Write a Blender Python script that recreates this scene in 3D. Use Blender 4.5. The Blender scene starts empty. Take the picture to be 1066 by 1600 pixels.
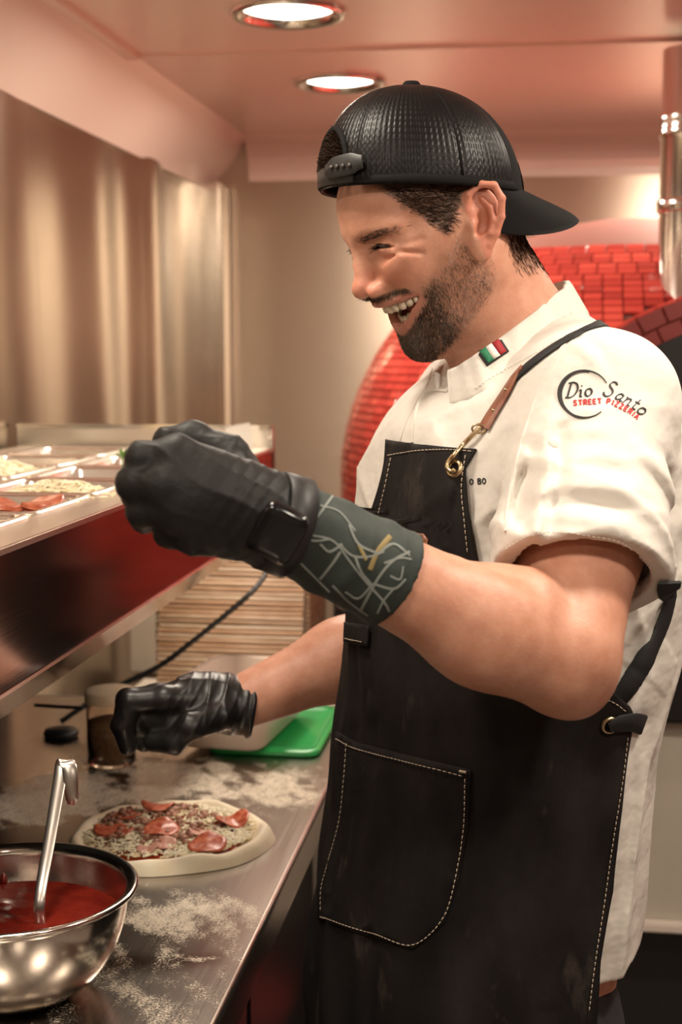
import bpy, bmesh, math, random
import numpy as np
from mathutils import Vector, Matrix, noise

# ------------------------------------------------------------------ camera
SC = bpy.context.scene
COL = SC.collection
random.seed(7); RNG = np.random.default_rng(7)
F_PX, CAM_H, TH, YAW = 2200.0, 1.48, math.atan(255/2200), math.radians(7.92)
cam_data = bpy.data.cameras.new('camera'); cam = bpy.data.objects.new('camera', cam_data)
COL.objects.link(cam); SC.camera = cam
cam_data.sensor_fit = 'VERTICAL'; cam_data.sensor_height = 36.0
cam_data.lens = 36.0*F_PX/1600
cam_data.clip_start = 0.05
cam_data.dof.use_dof = True
cam_data.dof.focus_distance = 1.27
cam_data.dof.aperture_fstop = 6.5
cam.location = (0, 0, CAM_H)
cam.rotation_euler = (math.radians(90)-TH, 0, YAW)

# ------------------------------------------------------------------ world, exposure
w = bpy.data.worlds.new('world'); SC.world = w; w.use_nodes = True
w.node_tree.nodes['Background'].inputs[0].default_value = (1.0, .86, .74, 1)
w.node_tree.nodes['Background'].inputs[1].default_value = 0.05
vs = SC.view_settings
SC.display_settings.display_device = 'sRGB'
vs.view_transform = 'Standard'; vs.look = 'None'; vs.gamma = 1; vs.use_curve_mapping = False
vs.exposure = 0.03
SC.cycles.use_denoising = True

# ------------------------------------------------------------------ lamps of the trailer (recessed round ceiling lights)
CEIL = 2.05
def lamp(x, y, power, size=.16, col=(1, .885, .73)):
    l = bpy.data.lights.new('ceiling_lamp', 'AREA'); l.shape = 'DISK'; l.size = size
    l.energy = power; l.color = col
    o = bpy.data.objects.new('ceiling_lamp', l); COL.objects.link(o); o.location = (x, y, CEIL-.022)
    return o
LIGHTS = [(-.43, 2.437), (-.43, 3.076), (-.43, 1.16), (-.43, .3), (.50, 1.98), (.50, 1.16), (.50, .35), (.40, 3.12), (-.43, -.7), (.50, -.7)]
POW = [8.5, 8, 5.5, 6, 3.5, 9.5, 8, 12, 4, 4]
for (x, y), p_ in zip(LIGHTS, POW): lamp(x, y, p_)

# ------------------------------------------------------------------ helpers
CY, SY = math.cos(YAW), math.sin(YAW)
def W(p):
    """camera-aligned metres (right, forward, up) -> world"""
    p = np.asarray(p, float)
    return np.stack([p[..., 0]*CY - p[..., 1]*SY, p[..., 0]*SY + p[..., 1]*CY, p[..., 2]], -1)
def C(px, py, d):
    """point seen at photo pixel, d metres forward, in the man's (right, forward, up) metres"""
    x = (px-533)/F_PX; y = (800-py)/F_PX
    f = math.cos(TH)+y*math.sin(TH); z = y*math.cos(TH)-math.sin(TH)
    return np.array([x/f*d, d, CAM_H+z/f*d])
def proj(p):
    p = np.asarray(p, float)
    u, d, z = p[..., 0], p[..., 1], p[..., 2]-CAM_H
    zc = d*math.cos(TH)-z*math.sin(TH); yc = z*math.cos(TH)+d*math.sin(TH)
    return np.stack([533+F_PX*u/zc, 800-F_PX*yc/zc], -1)

def tag(o, label=None, cat=None, group=None, kind=None):
    if label: o['label'] = label
    if cat: o['category'] = cat
    if group: o['group'] = group
    if kind: o['kind'] = kind
    return o
def mesh(name, verts, faces, mat=None, parent=None, smooth=True, world=True):
    me = bpy.data.meshes.new(name)
    v = np.asarray(verts, float)
    if not world: v = W(v)
    if isinstance(faces, np.ndarray) and faces.shape[1] == 4:
        n = len(faces)
        me.vertices.add(len(v)); me.vertices.foreach_set('co', v.astype(np.float32).ravel())
        me.loops.add(n*4); me.loops.foreach_set('vertex_index', faces.astype(np.int32).ravel())
        me.polygons.add(n); me.polygons.foreach_set('loop_start', np.arange(0, n*4, 4, dtype=np.int32))
        me.update(calc_edges=True)
    else:
        me.from_pydata([tuple(a) for a in v], [], [tuple(int(i) for i in f) for f in faces])
    me.validate()
    if smooth: me.polygons.foreach_set('use_smooth', [True]*len(me.polygons))
    if mat: me.materials.append(mat)
    o = bpy.data.objects.new(name, me); COL.objects.link(o)
    if parent: o.parent = parent
    me.update()
    return o
def empty(name, loc=(0, 0, 0)):
    o = bpy.data.objects.new(name, None); COL.objects.link(o); o.location = loc; o.empty_display_size = .02
    return o
def adopt(child, parent):
    """parent keeping the world place of geometry"""
    child.parent = parent
    child.matrix_parent_inverse = Matrix.Translation(parent.location).inverted()
    return child
class MB:
    """collects shapes; build() links them as one mesh"""
    def __init__(s): s.v = []; s.f = []
    def add(s, v, f):
        n = len(s.v); s.v += [tuple(a) for a in np.asarray(v, float)]; s.f += [tuple(int(i)+n for i in q) for q in f]; return s
    def box(s, lo, hi, M=None, bev=0.0):
        lo = np.minimum(lo, hi); 
        x0, y0, z0 = lo; x1, y1, z1 = hi
        if bev <= 0:
            v = np.array([(x, y, z) for x in (x0, x1) for y in (y0, y1) for z in (z0, z1)])
            f = [(0, 1, 3, 2), (4, 6, 7, 5), (0, 4, 5, 1), (2, 3, 7, 6), (0, 2, 6, 4), (1, 5, 7, 3)]
        else:
            bm = bmesh.new(); bmesh.ops.create_cube(bm, size=1)
            for q in bm.verts: q.co = Vector(((x0+x1)/2+q.co.x*(x1-x0), (y0+y1)/2+q.co.y*(y1-y0), (z0+z1)/2+q.co.z*(z1-z0)))
            bmesh.ops.bevel(bm, geom=bm.edges[:], offset=bev, segments=2, affect='EDGES')
            bm.verts.index_update()
            v = np.array([q.co[:] for q in bm.verts]); f = [[q.index for q in fc.verts] for fc in bm.faces]; bm.free()
        if M is not None: v = np.array([(M @ Vector(q))[:] for q in v])
        return s.add(v, f)
    def tube(s, pts, r, seg=10, cap=True):
        pts = np.asarray(pts, float); n = len(pts)
        r = np.full(n, r) if np.isscalar(r) else np.asarray(r, float)
        t = np.gradient(pts, axis=0); t /= np.linalg.norm(t, axis=1)[:, None]+1e-12
        a = np.array([0, 0, 1.]) if abs(t[0][2]) < .9 else np.array([1., 0, 0])
        u = np.cross(t[0], a); u /= np.linalg.norm(u); V = []
        for i in range(n):
            u = u-t[i]*np.dot(u, t[i]); u /= np.linalg.norm(u)+1e-12; b = np.cross(t[i], u)
            for k in range(seg):
                q = 2*math.pi*k/seg; V.append(pts[i]+r[i]*(math.cos(q)*u+math.sin(q)*b))
        f = [(i*seg+k, i*seg+(k+1) % seg, (i+1)*seg+(k+1) % seg, (i+1)*seg+k) for i in range(n-1) for k in range(seg)]
        if cap: f += [tuple(range(seg))[::-1], tuple((n-1)*seg+k for k in range(seg))]
        return s.add(V, f)
    def lathe(s, prof, c=(0, 0, 0), seg=64, sx=1, sy=1):
        V = []; n = len(prof)
        for r, z in prof:
            for k in range(seg):
                q = 2*math.pi*k/seg; V.append((c[0]+r*math.cos(q)*sx, c[1]+r*math.sin(q)*sy, c[2]+z))
        f = [(i*seg+k, i*seg+(k+1) % seg, (i+1)*seg+(k+1) % seg, (i+1)*seg+k) for i in range(n-1) for k in range(seg)]
        return s.add(V, f)
    def build(s, name, mat=None, parent=None, smooth=False, auto=None):
        o = mesh(name, s.v, s.f, mat, None, smooth)
        if auto: 
            o.data.polygons.foreach_set('use_smooth', [True]*len(o.data.polygons))
            o.data.set_sharp_from_angle(angle=math.radians(auto))
        if parent: adopt(o, parent)
        return o
def cr(pts, n=8):
    """Catmull-Rom through points"""
    p = np.asarray(pts, float); p = np.vstack([2*p[0]-p[1], p, 2*p[-1]-p[-2]]); out = []
    for i in range(1, len(p)-2):
        for t in np.linspace(0, 1, n, endpoint=False):
            out.append(.5*((2*p[i])+(-p[i-1]+p[i+1])*t+(2*p[i-1]-5*p[i]+4*p[i+1]-p[i+2])*t*t+(-p[i-1]+3*p[i]-3*p[i+1]+p[i+2])*t**3))
    out.append(p[-2]); return np.array(out)

# ------------------------------------------------------------------ materials
def M_(name, col, rough=.5, metal=0., **k):
    m = bpy.data.materials.new(name); m.use_nodes = True; nt = m.node_tree
    b = nt.nodes['Principled BSDF']
    b.inputs['Base Color'].default_value = (*col, 1); b.inputs['Roughness'].default_value = rough; b.inputs['Metallic'].default_value = metal
    for kk, vv in k.items(): b.inputs[kk.replace('_', ' ')].default_value = vv
    return m
def noise_(m, scale, detail=4, stretch=(1, 1, 1), rough=.6):
    nt = m.node_tree; tc = nt.nodes.new('ShaderNodeTexCoord'); mp = nt.nodes.new('ShaderNodeMapping'); n = nt.nodes.new('ShaderNodeTexNoise')
    mp.inputs['Scale'].default_value = stretch; n.inputs['Scale'].default_value = scale; n.inputs['Detail'].default_value = detail; n.inputs['Roughness'].default_value = rough
    nt.links.new(tc.outputs['Object'], mp.inputs[0]); nt.links.new(mp.outputs[0], n.inputs['Vector']); return n
def bump_(m, src, strength, dist=.002):
    nt = m.node_tree; b = nt.nodes.new('ShaderNodeBump'); b.inputs['Strength'].default_value = strength; b.inputs['Distance'].default_value = dist
    nt.links.new(src, b.inputs['Height']); P_ = nt.nodes['Principled BSDF']
    if P_.inputs['Normal'].links: nt.links.new(P_.inputs['Normal'].links[0].from_socket, b.inputs['Normal'])
    nt.links.new(b.outputs[0], P_.inputs['Normal']); return b
def ramp_(m, src, stops, to='Base Color'):
    nt = m.node_tree; r = nt.nodes.new('ShaderNodeValToRGB'); e = r.color_ramp.elements
    while len(e) < len(stops): e.new(.5)
    for q, (p_, c) in zip(e, stops): q.position = p_; q.color = (*c, 1) if len(c) == 3 else c
    nt.links.new(src, r.inputs[0])
    if to: nt.links.new(r.outputs[0], nt.nodes['Principled BSDF'].inputs[to])
    return r
def range_(m, src, a, b, to):
    nt = m.node_tree; r = nt.nodes.new('ShaderNodeMapRange'); r.inputs['To Min'].default_value = a; r.inputs['To Max'].default_value = b
    nt.links.new(src, r.inputs[0]); nt.links.new(r.outputs[0], nt.nodes['Principled BSDF'].inputs[to]); return r
def varied(name, c0, c1, scale, rough=.5, metal=0, bump=0, stretch=(1, 1, 1), dist=.002, lo=.35, hi=.65, detail=4, **k):
    m = M_(name, c0, rough, metal, **k); n = noise_(m, scale, detail, stretch)
    ramp_(m, n.outputs['Fac'], [(lo, c0), (hi, c1)])
    if bump: bump_(m, n.outputs['Fac'], bump, dist)
    return m
def attr_mix(m, attr, col, to='Base Color'):
    """blend the current base colour towards col by a float attribute"""
    nt = m.node_tree; a = nt.nodes.new('ShaderNodeAttribute'); a.attribute_name = attr
    mx = nt.nodes.new('ShaderNodeMix'); mx.data_type = 'RGBA'; P_ = nt.nodes['Principled BSDF']
    nt.links.new(a.outputs['Fac'], mx.inputs[0])
    s = P_.inputs[to]
    if s.links: nt.links.new(s.links[0].from_socket, mx.inputs[6])
    else: mx.inputs[6].default_value = s.default_value
    mx.inputs[7].default_value = (*col, 1); nt.links.new(mx.outputs[2], s); return mx
def set_attr(o, name, arr):
    a = o.data.attributes.new(name, 'FLOAT', 'POINT'); a.data.foreach_set('value', np.asarray(arr, np.float32))

def brushed(name, col, rough, axis=2, wav=0., grain=.25):
    m = M_(name, col, rough, 1.0)
    st = [60, 60, 60]; st[axis] = .7
    n = noise_(m, 6, 3, st); range_(m, n.outputs['Fac'], rough*.75, rough*1.3, 'Roughness')
    bump_(m, n.outputs['Fac'], grain*.3, .0004)
    if wav:
        st = [1, 1, 1]; st[axis] = .18
        n2 = noise_(m, 3.0, 1, st); bump_(m, n2.outputs['Fac'], wav, .02)
    return m
MT = {}
MT['wall_steel'] = brushed('wall steel', (.50, .425, .335), .23, 1, .0, .1)
def aniso(m, a, rot):
    nt = m.node_tree; t = nt.nodes.new('ShaderNodeTangent'); t.direction_type = 'RADIAL'; t.axis = 'Z'; b = nt.nodes['Principled BSDF']
    b.inputs['Anisotropic'].default_value = a; b.inputs['Anisotropic Rotation'].default_value = rot; nt.links.new(t.outputs[0], b.inputs['Tangent'])
MT['back_steel'] = brushed('back steel', (.60, .49, .39), .36, 0, .0, .15)
aniso(MT['wall_steel'], .85, .25); aniso(MT['back_steel'], .8, .25)
MT['post_steel'] = brushed('post steel', (.8, .7, .6), .18, 2, 0)
MT['ceil'] = brushed('ceiling panel', (.95, .74, .66), .22, 1, .05); MT['ceil'].node_tree.nodes['Principled BSDF'].inputs['Metallic'].default_value = .15
MT['counter'] = brushed('counter steel', (.50, .44, .39), .3, 1, 0, .12)
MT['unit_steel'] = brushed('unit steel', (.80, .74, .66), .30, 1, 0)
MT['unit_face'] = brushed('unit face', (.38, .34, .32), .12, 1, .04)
MT['pan'] = M_('pan steel', (.86, .81, .74), .26, 1)
MT['mirror'] = M_('polished steel', (.78, .74, .68), .1, 1)
MT['bowl'] = brushed('bowl steel', (.74, .70, .64), .15, 2, 0)
MT['white_trim'] = M_('white trim', (.75, .66, .58), .35)
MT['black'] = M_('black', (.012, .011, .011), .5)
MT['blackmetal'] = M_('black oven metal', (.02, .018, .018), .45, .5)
MT['rubber'] = M_('black cable', (.01, .01, .01), .45)
MT['grout'] = M_('dark grout', (.22, .075, .055), .8)
MT['floor'] = varied('floor', (.26, .22, .19), (.34, .30, .26), 8, .4)
MT['redwall'] = varied('red wall', (.17, .048, .040), (.20, .056, .047), 3, .35)
MT['cream'] = varied('cream panel', (.52, .46, .38), (.6, .54, .45), 3, .5)
MT['dark_int'] = M_('dark interior', (.02, .016, .014), .7)
# ------------------------------------------------------------------ the setting
XW, YB = -.92, 3.9
def struct(o): o['kind'] = 'structure'; return o
mb = MB().box((-1.0, -2.0, -.05), (1.7, 4.0, 0)); struct(mb.build('floor', MT['floor']))
# left wall: one steel sheet, gently buckled like thin sheet is
ny, nz = 160, 60
Y, Z = np.meshgrid(np.linspace(-2, 3.86, ny), np.linspace(0, 1.925, nz), indexing='ij')
dx = .010*np.sin(Y*4.1+.7)*np.sin(Y*9.3+Z*.9) + .004*np.sin(Y*17+Z*1.2)*np.exp(-((Y-3.2)/.6)**2) + .006*np.exp(-((Y-3.30-.05*(Z-1.5))/.07)**2)
V = np.stack([XW+dx*.8, Y, Z], -1).reshape(-1, 3)
def grid_faces(a, b, flip=False):
    i, j = np.meshgrid(np.arange(a-1), np.arange(b-1), indexing='ij'); q = (i*b+j).ravel()
    f = np.stack([q, q+b, q+b+1, q+1], -1)
    return f[:, ::-1] if flip else f
wl = mesh('wall_left', V, grid_faces(ny, nz), MT['wall_steel']); struct(wl)
mb = MB()
for a, b in ((-1.0, -.372), (-.368, .35), (.354, 1.7)): mb.box((a, YB, 0), (b, YB+.04, CEIL+.05), bev=.0015)
wb = mb.build('wall_back', MT['back_steel']); struct(wb)
mb = MB().box((-1.0, -2.04, 0), (1.7, -2.0, CEIL+.05)); struct(mb.build('wall_front', MT['cream']))
mb = MB().box((1.6, -2.0, 0), (1.64, 4.0, CEIL+.05)); struct(mb.build('wall_right', MT['redwall']))
mb = MB().box((-1.0, -2.0, 0), (-.96, 4.0, CEIL+.05)); struct(mb.build('wall_outer', MT['cream']))
# ceiling of sheet panels with joints at Y=2.755 and further ones
ce = struct(MB().box((-1.0, -2.0, CEIL+.012), (1.7, 4.0, CEIL+.05)).build('ceiling', MT['dark_int']))
ys = [-2.0, -1.0, .25, 1.5, 2.755, YB]
pts = [p for p in LIGHTS]
def holed_panel(x0, y0, x1, y1, holes, name):
    bm = bmesh.new()
    outer = [bm.verts.new((x, y, 0)) for x, y in ((x0, y0), (x1, y0), (x1, y1), (x0, y1))]
    ed = [bm.edges.new((outer[i], outer[(i+1) % 4])) for i in range(4)]
    for (hx, hy) in holes:
        c = [bm.verts.new((hx+.083*math.cos(q*math.pi/16), hy+.083*math.sin(q*math.pi/16), 0)) for q in range(32)]
        ed += [bm.edges.new((c[i], c[(i+1) % 32])) for i in range(32)]
    bmesh.ops.triangle_fill(bm, use_beauty=True, use_dissolve=False, edges=ed)
    bmesh.ops.recalc_face_normals(bm, faces=bm.faces[:])
    r = bmesh.ops.extrude_face_region(bm, geom=bm.faces[:])
    for q in r['geom']:
        if isinstance(q, bmesh.types.BMVert): q.co.z += .01
    bmesh.ops.recalc_face_normals(bm, faces=bm.faces[:])
    me = bpy.data.meshes.new(name); bm.to_mesh(me); bm.free(); me.materials.append(MT['ceil'])
    o = bpy.data.objects.new(name, me); COL.objects.link(o); o.parent = ce; o.location = (0, 0, CEIL); return o
for i in range(len(ys)-1):
    holed_panel(-.79, ys[i]+.003, 1.6, ys[i+1]-.003, [p for p in LIGHTS if ys[i] < p[1] < ys[i+1]], 'ceiling_panel')
# joint strip + corner coves
struct(MB().box((-.79, 2.745, CEIL-.006), (1.6, 2.765, CEIL+.004), bev=.002).build('trim_1', MT['ceil']))
mb = MB()
n = 8; pr = [(YB-.11+.11*math.sin(q*math.pi/2/n), CEIL-.11*(1-math.cos(q*math.pi/2/n))) for q in range(n+1)]
for k in range(n):
    (ya, za), (yb, zb) = pr[k], pr[k+1]
    mb.add([(-.8, ya, za), (1.6, ya, za), (1.6, yb, zb), (-.8, yb, zb)], [(0, 1, 2, 3)])
struct(mb.build('trim_2', MT['ceil'], smooth=True))
# sloped panel between wall and ceiling
mb = MB()
mb.add([(-.79, -2, CEIL+.002), (-.79, YB, CEIL+.002), (-.915, YB, 1.918), (-.915, -2, 1.918), (-.80, -2, CEIL+.02), (-.80, YB, CEIL+.02), (-.93, YB, 1.925), (-.93, -2, 1.925)],
       [(0, 1, 2, 3), (7, 6, 5, 4), (0, 4, 5, 1), (3, 2, 6, 7)])
struct(mb.build('trim_3', MT['ceil']))
mb = MB().box((-.806, -2, CEIL-.012), (-.776, 2.745, CEIL+.004), bev=.003); struct(mb.build('trim_4', MT['ceil']))
# rounded corner post at the far left
mb = MB().box((-.955, 3.80, 0), (-.854, 3.90, 1.93), bev=.012); struct(mb.build('trim_5', MT['post_steel'], auto=50))

# recessed lights
em = bpy.data.materials.new('lamp glass'); em.use_nodes = True; nt = em.node_tree; nt.nodes.clear()
e_ = nt.nodes.new('ShaderNodeEmission'); e_.inputs[0].default_value = (1, .93, .82, 1); e_.inputs[1].default_value = 9; o_ = nt.nodes.new('ShaderNodeOutputMaterial'); nt.links.new(e_.outputs[0], o_.inputs[0])
LL = ['round recessed ceiling light cut by the top edge of the photo', 'round recessed ceiling light just above the cap', 'round recessed ceiling light over the sauce bowl, out of view', 'round recessed ceiling light over the near end of the worktop, out of view', 'round recessed ceiling light over the aisle behind the man, out of view', 'round recessed ceiling light over the aisle beside the camera', 'round recessed ceiling light over the aisle behind the camera', 'round recessed ceiling light above the oven dome, hidden behind the flue', 'round recessed ceiling light by the front wall on the worktop side', 'round recessed ceiling light by the front wall on the oven side']
for i, (x, y) in enumerate(LIGHTS):
    r = empty('ceiling_light', (x, y, CEIL))
    tag(r, LL[i], 'ceiling light', 'recessed ceiling lights')
    MB().lathe([(.098, .000), (.1, -.006), (.094, -.011), (.082, -.009), (.076, .002), (.074, .016)], (x, y, CEIL), 40).build('light_ring', MT['mirror'], r, smooth=True)
    MB().lathe([(.0001, -.004), (.05, -.003), (.075, .003)], (x, y, CEIL), 40).build('light_diffuser', em, r, smooth=True)
# ------------------------------------------------------------------ worktop with flour
XC = -.2655; ZC = .90; YE = 2.235
MT['flour'] = M_('flour', (.86, .78, .66), .95)
ct = empty('steel_worktop', (-.58, 1.3, .86))
tag(ct, 'long stainless steel worktop dusted with white flour under the pizza', 'worktop')
def fbm(x, y, s, o=4, seed=0):
    r = np.zeros(np.shape(x)); a = 1.; tot = 0
    xf, yf = np.ravel(x), np.ravel(y)
    for k in range(o):
        v = np.array([noise.noise((xx*s*2**k+seed, yy*s*2**k+seed*1.7, k*3.1)) for xx, yy in zip(xf, yf)]).reshape(np.shape(x))
        r += a*v; tot += a; a *= .55
    return r/tot
nx, ny = 170, 440
gx = np.linspace(-.90, XC-.006, nx); gy = np.linspace(.55, YE-.006, ny)
X, Y = np.meshgrid(gx, gy, indexing='ij')
Xc, Yc = X[::2, ::2], Y[::2, ::2]
def up(a): 
    a = np.repeat(np.repeat(a, 2, 0), 2, 1)[:nx, :ny]; 
    a[1:-1, 1:-1] = (a[1:-1, 1:-1]+a[2:, 1:-1]+a[:-2, 1:-1]+a[1:-1, 2:]+a[1:-1, :-2])/5; return a
big = up(fbm(Xc, Yc, 9, 3, 3)); fine = up(fbm(Xc, Yc, 45, 2, 11))
stre = up(fbm(Xc*1.0+Yc*.9, Yc*.22-Xc*.35, 26, 3, 5))     # swept streaks
def blob(x0, y0, rx, ry, rot=0, p=2.0):
    c, s = math.cos(rot), math.sin(rot); a = (X-x0)*c+(Y-y0)*s; b = -(X-x0)*s+(Y-y0)*c
    return np.exp(-((a/rx)**2+(b/ry)**2)**(p/2))
fl = 1.25*blob(-.50, 1.80, .17, .10, -.2, 3) + 1.7*blob(-.63, 1.68, .11, .09, .2, 3) + .5*blob(-.36, 1.83, .10, .05, -.3, 2) + .5*blob(-.40, 1.77, .13, .04, -.1, 2) \
   + .72*blob(-.375, 1.34, .12, .10, .3, 2.5) + .40*blob(-.36, 1.15, .14, .16, 0, 2) + .35*blob(-.31, 1.75, .05, .12, 0, 2) + .28*blob(-.40, 1.98, .12, .08, 0, 2)
m = fl*(.75+1.1*big+1.9*stre)+.38*fine*np.clip(fl*2, 0, 1)
m = np.clip((m-.12)*1.5, 0, 1)
for bx, by, br in ((-.318, 1.257, .012), (-.335, 1.262, .010), (-.300, 1.262, .008), (-.295, 1.80, .015), (-.35, 1.335, .008)):
    m = np.maximum(m, np.clip(1.5*np.exp(-(((X-bx)/br)**2+((Y-by)/(br*.45))**2)), 0, 1)*(.8+.6*fine))
MT['counterf'] = brushed('floured steel', (.40, .35, .31), .24, 1, 0, .06)
nt = MT['counterf'].node_tree
bs = nt.nodes['Principled BSDF']; fb = nt.nodes.new('ShaderNodeBsdfDiffuse'); fb.inputs[0].default_value = (.78, .68, .55, 1)
at = nt.nodes.new('ShaderNodeAttribute'); at.attribute_name = 'flour'
g1 = noise_(MT['counterf'], 420, 3, rough=.8); g2 = noise_(MT['counterf'], 90, 4, (1, .5, 1), .7)
def math_(nt, op, a, b=None, c=None):
    q = nt.nodes.new('ShaderNodeMath'); q.operation = op
    for i, vv in enumerate((a, b, c)):
        if vv is None: continue
        if isinstance(vv, (int, float)): q.inputs[i].default_value = vv
        else: nt.links.new(vv, q.inputs[i])
    return q.outputs[0]
s1 = math_(nt, 'MULTIPLY', math_(nt, 'SUBTRACT', g1.outputs['Fac'], .5), 5.0)
s2 = math_(nt, 'MULTIPLY', math_(nt, 'SUBTRACT', g2.outputs['Fac'], .5), 2.6)
tt = math_(nt, 'MULTIPLY_ADD', at.outputs['Fac'], 1.55, -.62)
tt = math_(nt, 'ADD', math_(nt, 'ADD', tt, s1), s2); q = nt.nodes.new('ShaderNodeClamp'); nt.links.new(tt, q.inputs[0])
gate = math_(nt, 'MULTIPLY', q.outputs[0], math_(nt, 'MINIMUM', math_(nt, 'MULTIPLY', at.outputs['Fac'], 5), 1.0))
gate = math_(nt, 'MULTIPLY', gate, .82)
mix = nt.nodes.new('ShaderNodeMixShader'); nt.links.new(gate, mix.inputs[0]); nt.links.new(bs.outputs[0], mix.inputs[1]); nt.links.new(fb.outputs[0], mix.inputs[2])
nt.links.new(mix.outputs[0], [n for n in nt.nodes if n.type == 'OUTPUT_MATERIAL'][0].inputs[0])
V = np.stack([X, Y, np.full_like(X, ZC)], -1).reshape(-1, 3)
to = mesh('worktop_sheet', V, grid_faces(nx, ny), MT['counterf'], smooth=False); set_attr(to, 'flour', m.ravel()); adopt(to, ct)
n = 6
pr = [(XC-.006, ZC)]+[(XC-.006+.006*math.sin(q*math.pi/2/n), ZC-.006*(1-math.cos(q*math.pi/2/n))) for q in range(1, n+1)]+[(XC, ZC-.042), (XC-.018, ZC-.042), (XC-.018, ZC-.004), (-.90, ZC-.004), (-.90, ZC)]
mb = MB(); k = len(pr)
mb.add([(x, .55, z) for x, z in pr]+[(x, YE, z) for x, z in pr], [(i, i+1, k+i+1, k+i) for i in range(k-2)])
mb.build('worktop_edge', MT['counter'], ct, auto=40)
MB().box((-.90, YE-.006, ZC-.042), (XC, YE, ZC+.0005), bev=.002).build('worktop_end', MT['white_trim'], ct)
MB().box((-.895, .6, ZC-.03), (XC-.03, YE-.02, ZC-.006)).build('worktop_core', MT['dark_int'], ct)
# underframe cabinet
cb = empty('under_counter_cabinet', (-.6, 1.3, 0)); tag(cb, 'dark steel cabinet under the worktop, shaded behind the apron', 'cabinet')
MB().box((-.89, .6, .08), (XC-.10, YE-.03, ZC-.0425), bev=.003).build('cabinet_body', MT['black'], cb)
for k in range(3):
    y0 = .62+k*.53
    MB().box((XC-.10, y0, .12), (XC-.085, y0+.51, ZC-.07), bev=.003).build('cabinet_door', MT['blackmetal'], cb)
for k in range(3):
    MB().box((-.86+.0, .7+k*.6, 0), (-.80, .76+k*.6, .08)).build('leg', MT['black'], cb); MB().box((XC-.2, .7+k*.6, 0), (XC-.14, .76+k*.6, .08)).build('leg', MT['black'], cb)

# ------------------------------------------------------------------ pizza
MT['dough'] = varied('raw dough', (.82, .70, .50), (.88, .78, .60), 40, .6, 0, .25, dist=.002, Subsurface_Weight=.15, Subsurface_Radius=(.01, .006, .003), Subsurface_Scale=.4)
MT['sauce'] = varied('tomato sauce', (.33, .03, .008), (.46, .06, .015), 60, .25, 0, .3)
MT['cheese'] = varied('shredded cheese', (.88, .76, .50), (.93, .84, .64), 30, .5, Subsurface_Weight=.2, Subsurface_Scale=.3, Subsurface_Radius=(.01, .007, .003))
MT['pepp'] = varied('salami slice', (.42, .060, .025), (.66, .20, .10), 170, .33, 0, .25, dist=.001, lo=.4, hi=.62)
MT['sausage'] = varied('sausage crumb', (.26, .10, .06), (.45, .23, .15), 120, .5, 0, .3, dist=.002)
PZX, PZY, PR = -.423, 1.570, .1185
pz = empty('pizza', (PZX, PZY, ZC)); tag(pz, 'uncooked pizza with salami slices, sausage crumbs and cheese on the floured worktop', 'pizza')
nr, na = 30, 120
R_, A_ = np.meshgrid(np.linspace(0, 1, nr), np.linspace(0, 2*math.pi, na, endpoint=False), indexing='ij')
rad = PR*(1+.035*np.sin(2*A_+.6)+.02*np.sin(3*A_+2)+.01*np.sin(7*A_))
hgt = .007+.0085*np.exp(-((R_-.9)/.07)**2)*(1+.25*np.sin(5*A_+1)+.15*np.sin(11*A_))
hgt = np.where(R_ > .93, hgt*np.sqrt(np.clip(1-((R_-.93)/.07)**2, 0, 1)), hgt)+.0005
V = np.stack([PZX+rad*R_*np.cos(A_), PZY+rad*R_*np.sin(A_), ZC+hgt], -1).reshape(-1, 3)
F = [(i*na+j, (i+1)*na+j, (i+1)*na+(j+1) % na, i*na+(j+1) % na) for i in range(1, nr-1) for j in range(na)]+[(0*na, na+j, na+(j+1) % na) for j in range(na)]
V2 = V.copy(); V2[:, 2] = ZC+.0006
adopt(mesh('dough', V, F, MT['dough']), pz)
def pr_(a): return PR*(1+.035*math.sin(2*a+.6)+.02*math.sin(3*a+2))
mb = MB(); sv = [(PZX, PZY, ZC+.0092)]
for i in range(1, 7):
    for j in range(80):
        a = 2*math.pi*j/80; r = pr_(a)*.83*(i/6)*(1+.03*math.sin(9*a+i)+.02*math.sin(23*a)); sv.append((PZX+r*math.cos(a), PZY+r*math.sin(a), ZC+.0096+.0009*math.sin(5*a+i*2)-(.004 if i == 6 else 0)))
sf = [(0, 1+j, 1+(j+1) % 80) for j in range(80)]+[(1+(i-1)*80+j, 1+i*80+j, 1+i*80+(j+1) % 80, 1+(i-1)*80+(j+1) % 80) for i in range(1, 6) for j in range(80)]
adopt(mesh('tomato_sauce', sv, sf, MT['sauce']), pz)
def shreds(n, place, r0, L, name, parent, mat, zj=.004):
    mb = MB()
    for k in range(n):
        x, y, z = place(); a = random.uniform(0, 6.28); l = L*random.uniform(.6, 1.3); b = random.uniform(-.5, .5); tz = random.uniform(-.3, .5)
        d = np.array([math.cos(a), math.sin(a), 0]); pr2 = np.array([-d[1], d[0], 0])
        p0 = np.array([x, y, z+random.uniform(0, zj)])
        mb.tube([p0-d*l/2, p0+pr2*b*l*.3+np.array([0, 0, tz*l*.2]), p0+d*l/2], [r0*.7, r0, r0*.7], 5)
    o = mb.build(name, mat, parent, smooth=True); o['kind'] = 'stuff'; return o
def onp(rmax=.82):
    while 1:
        a = random.uniform(0, 6.283); r = math.sqrt(random.random())*pr_(a)*rmax
        x, y = r*math.cos(a), r*math.sin(a)
        return PZX+x, PZY+y, ZC+.012
def onp_cheese():
    while 1:
        x, y, z = onp(.80)
        # cheese shows most towards the right and near rims
        wgt = .35+.65*max(0, (x-PZX)/PR)+.5*max(0, -(y-PZY)/PR)
        if random.random() < wgt: return x, y, z
shreds(1300, onp_cheese, .0013, .011, 'shredded_cheese', pz, MT['cheese'])
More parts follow.
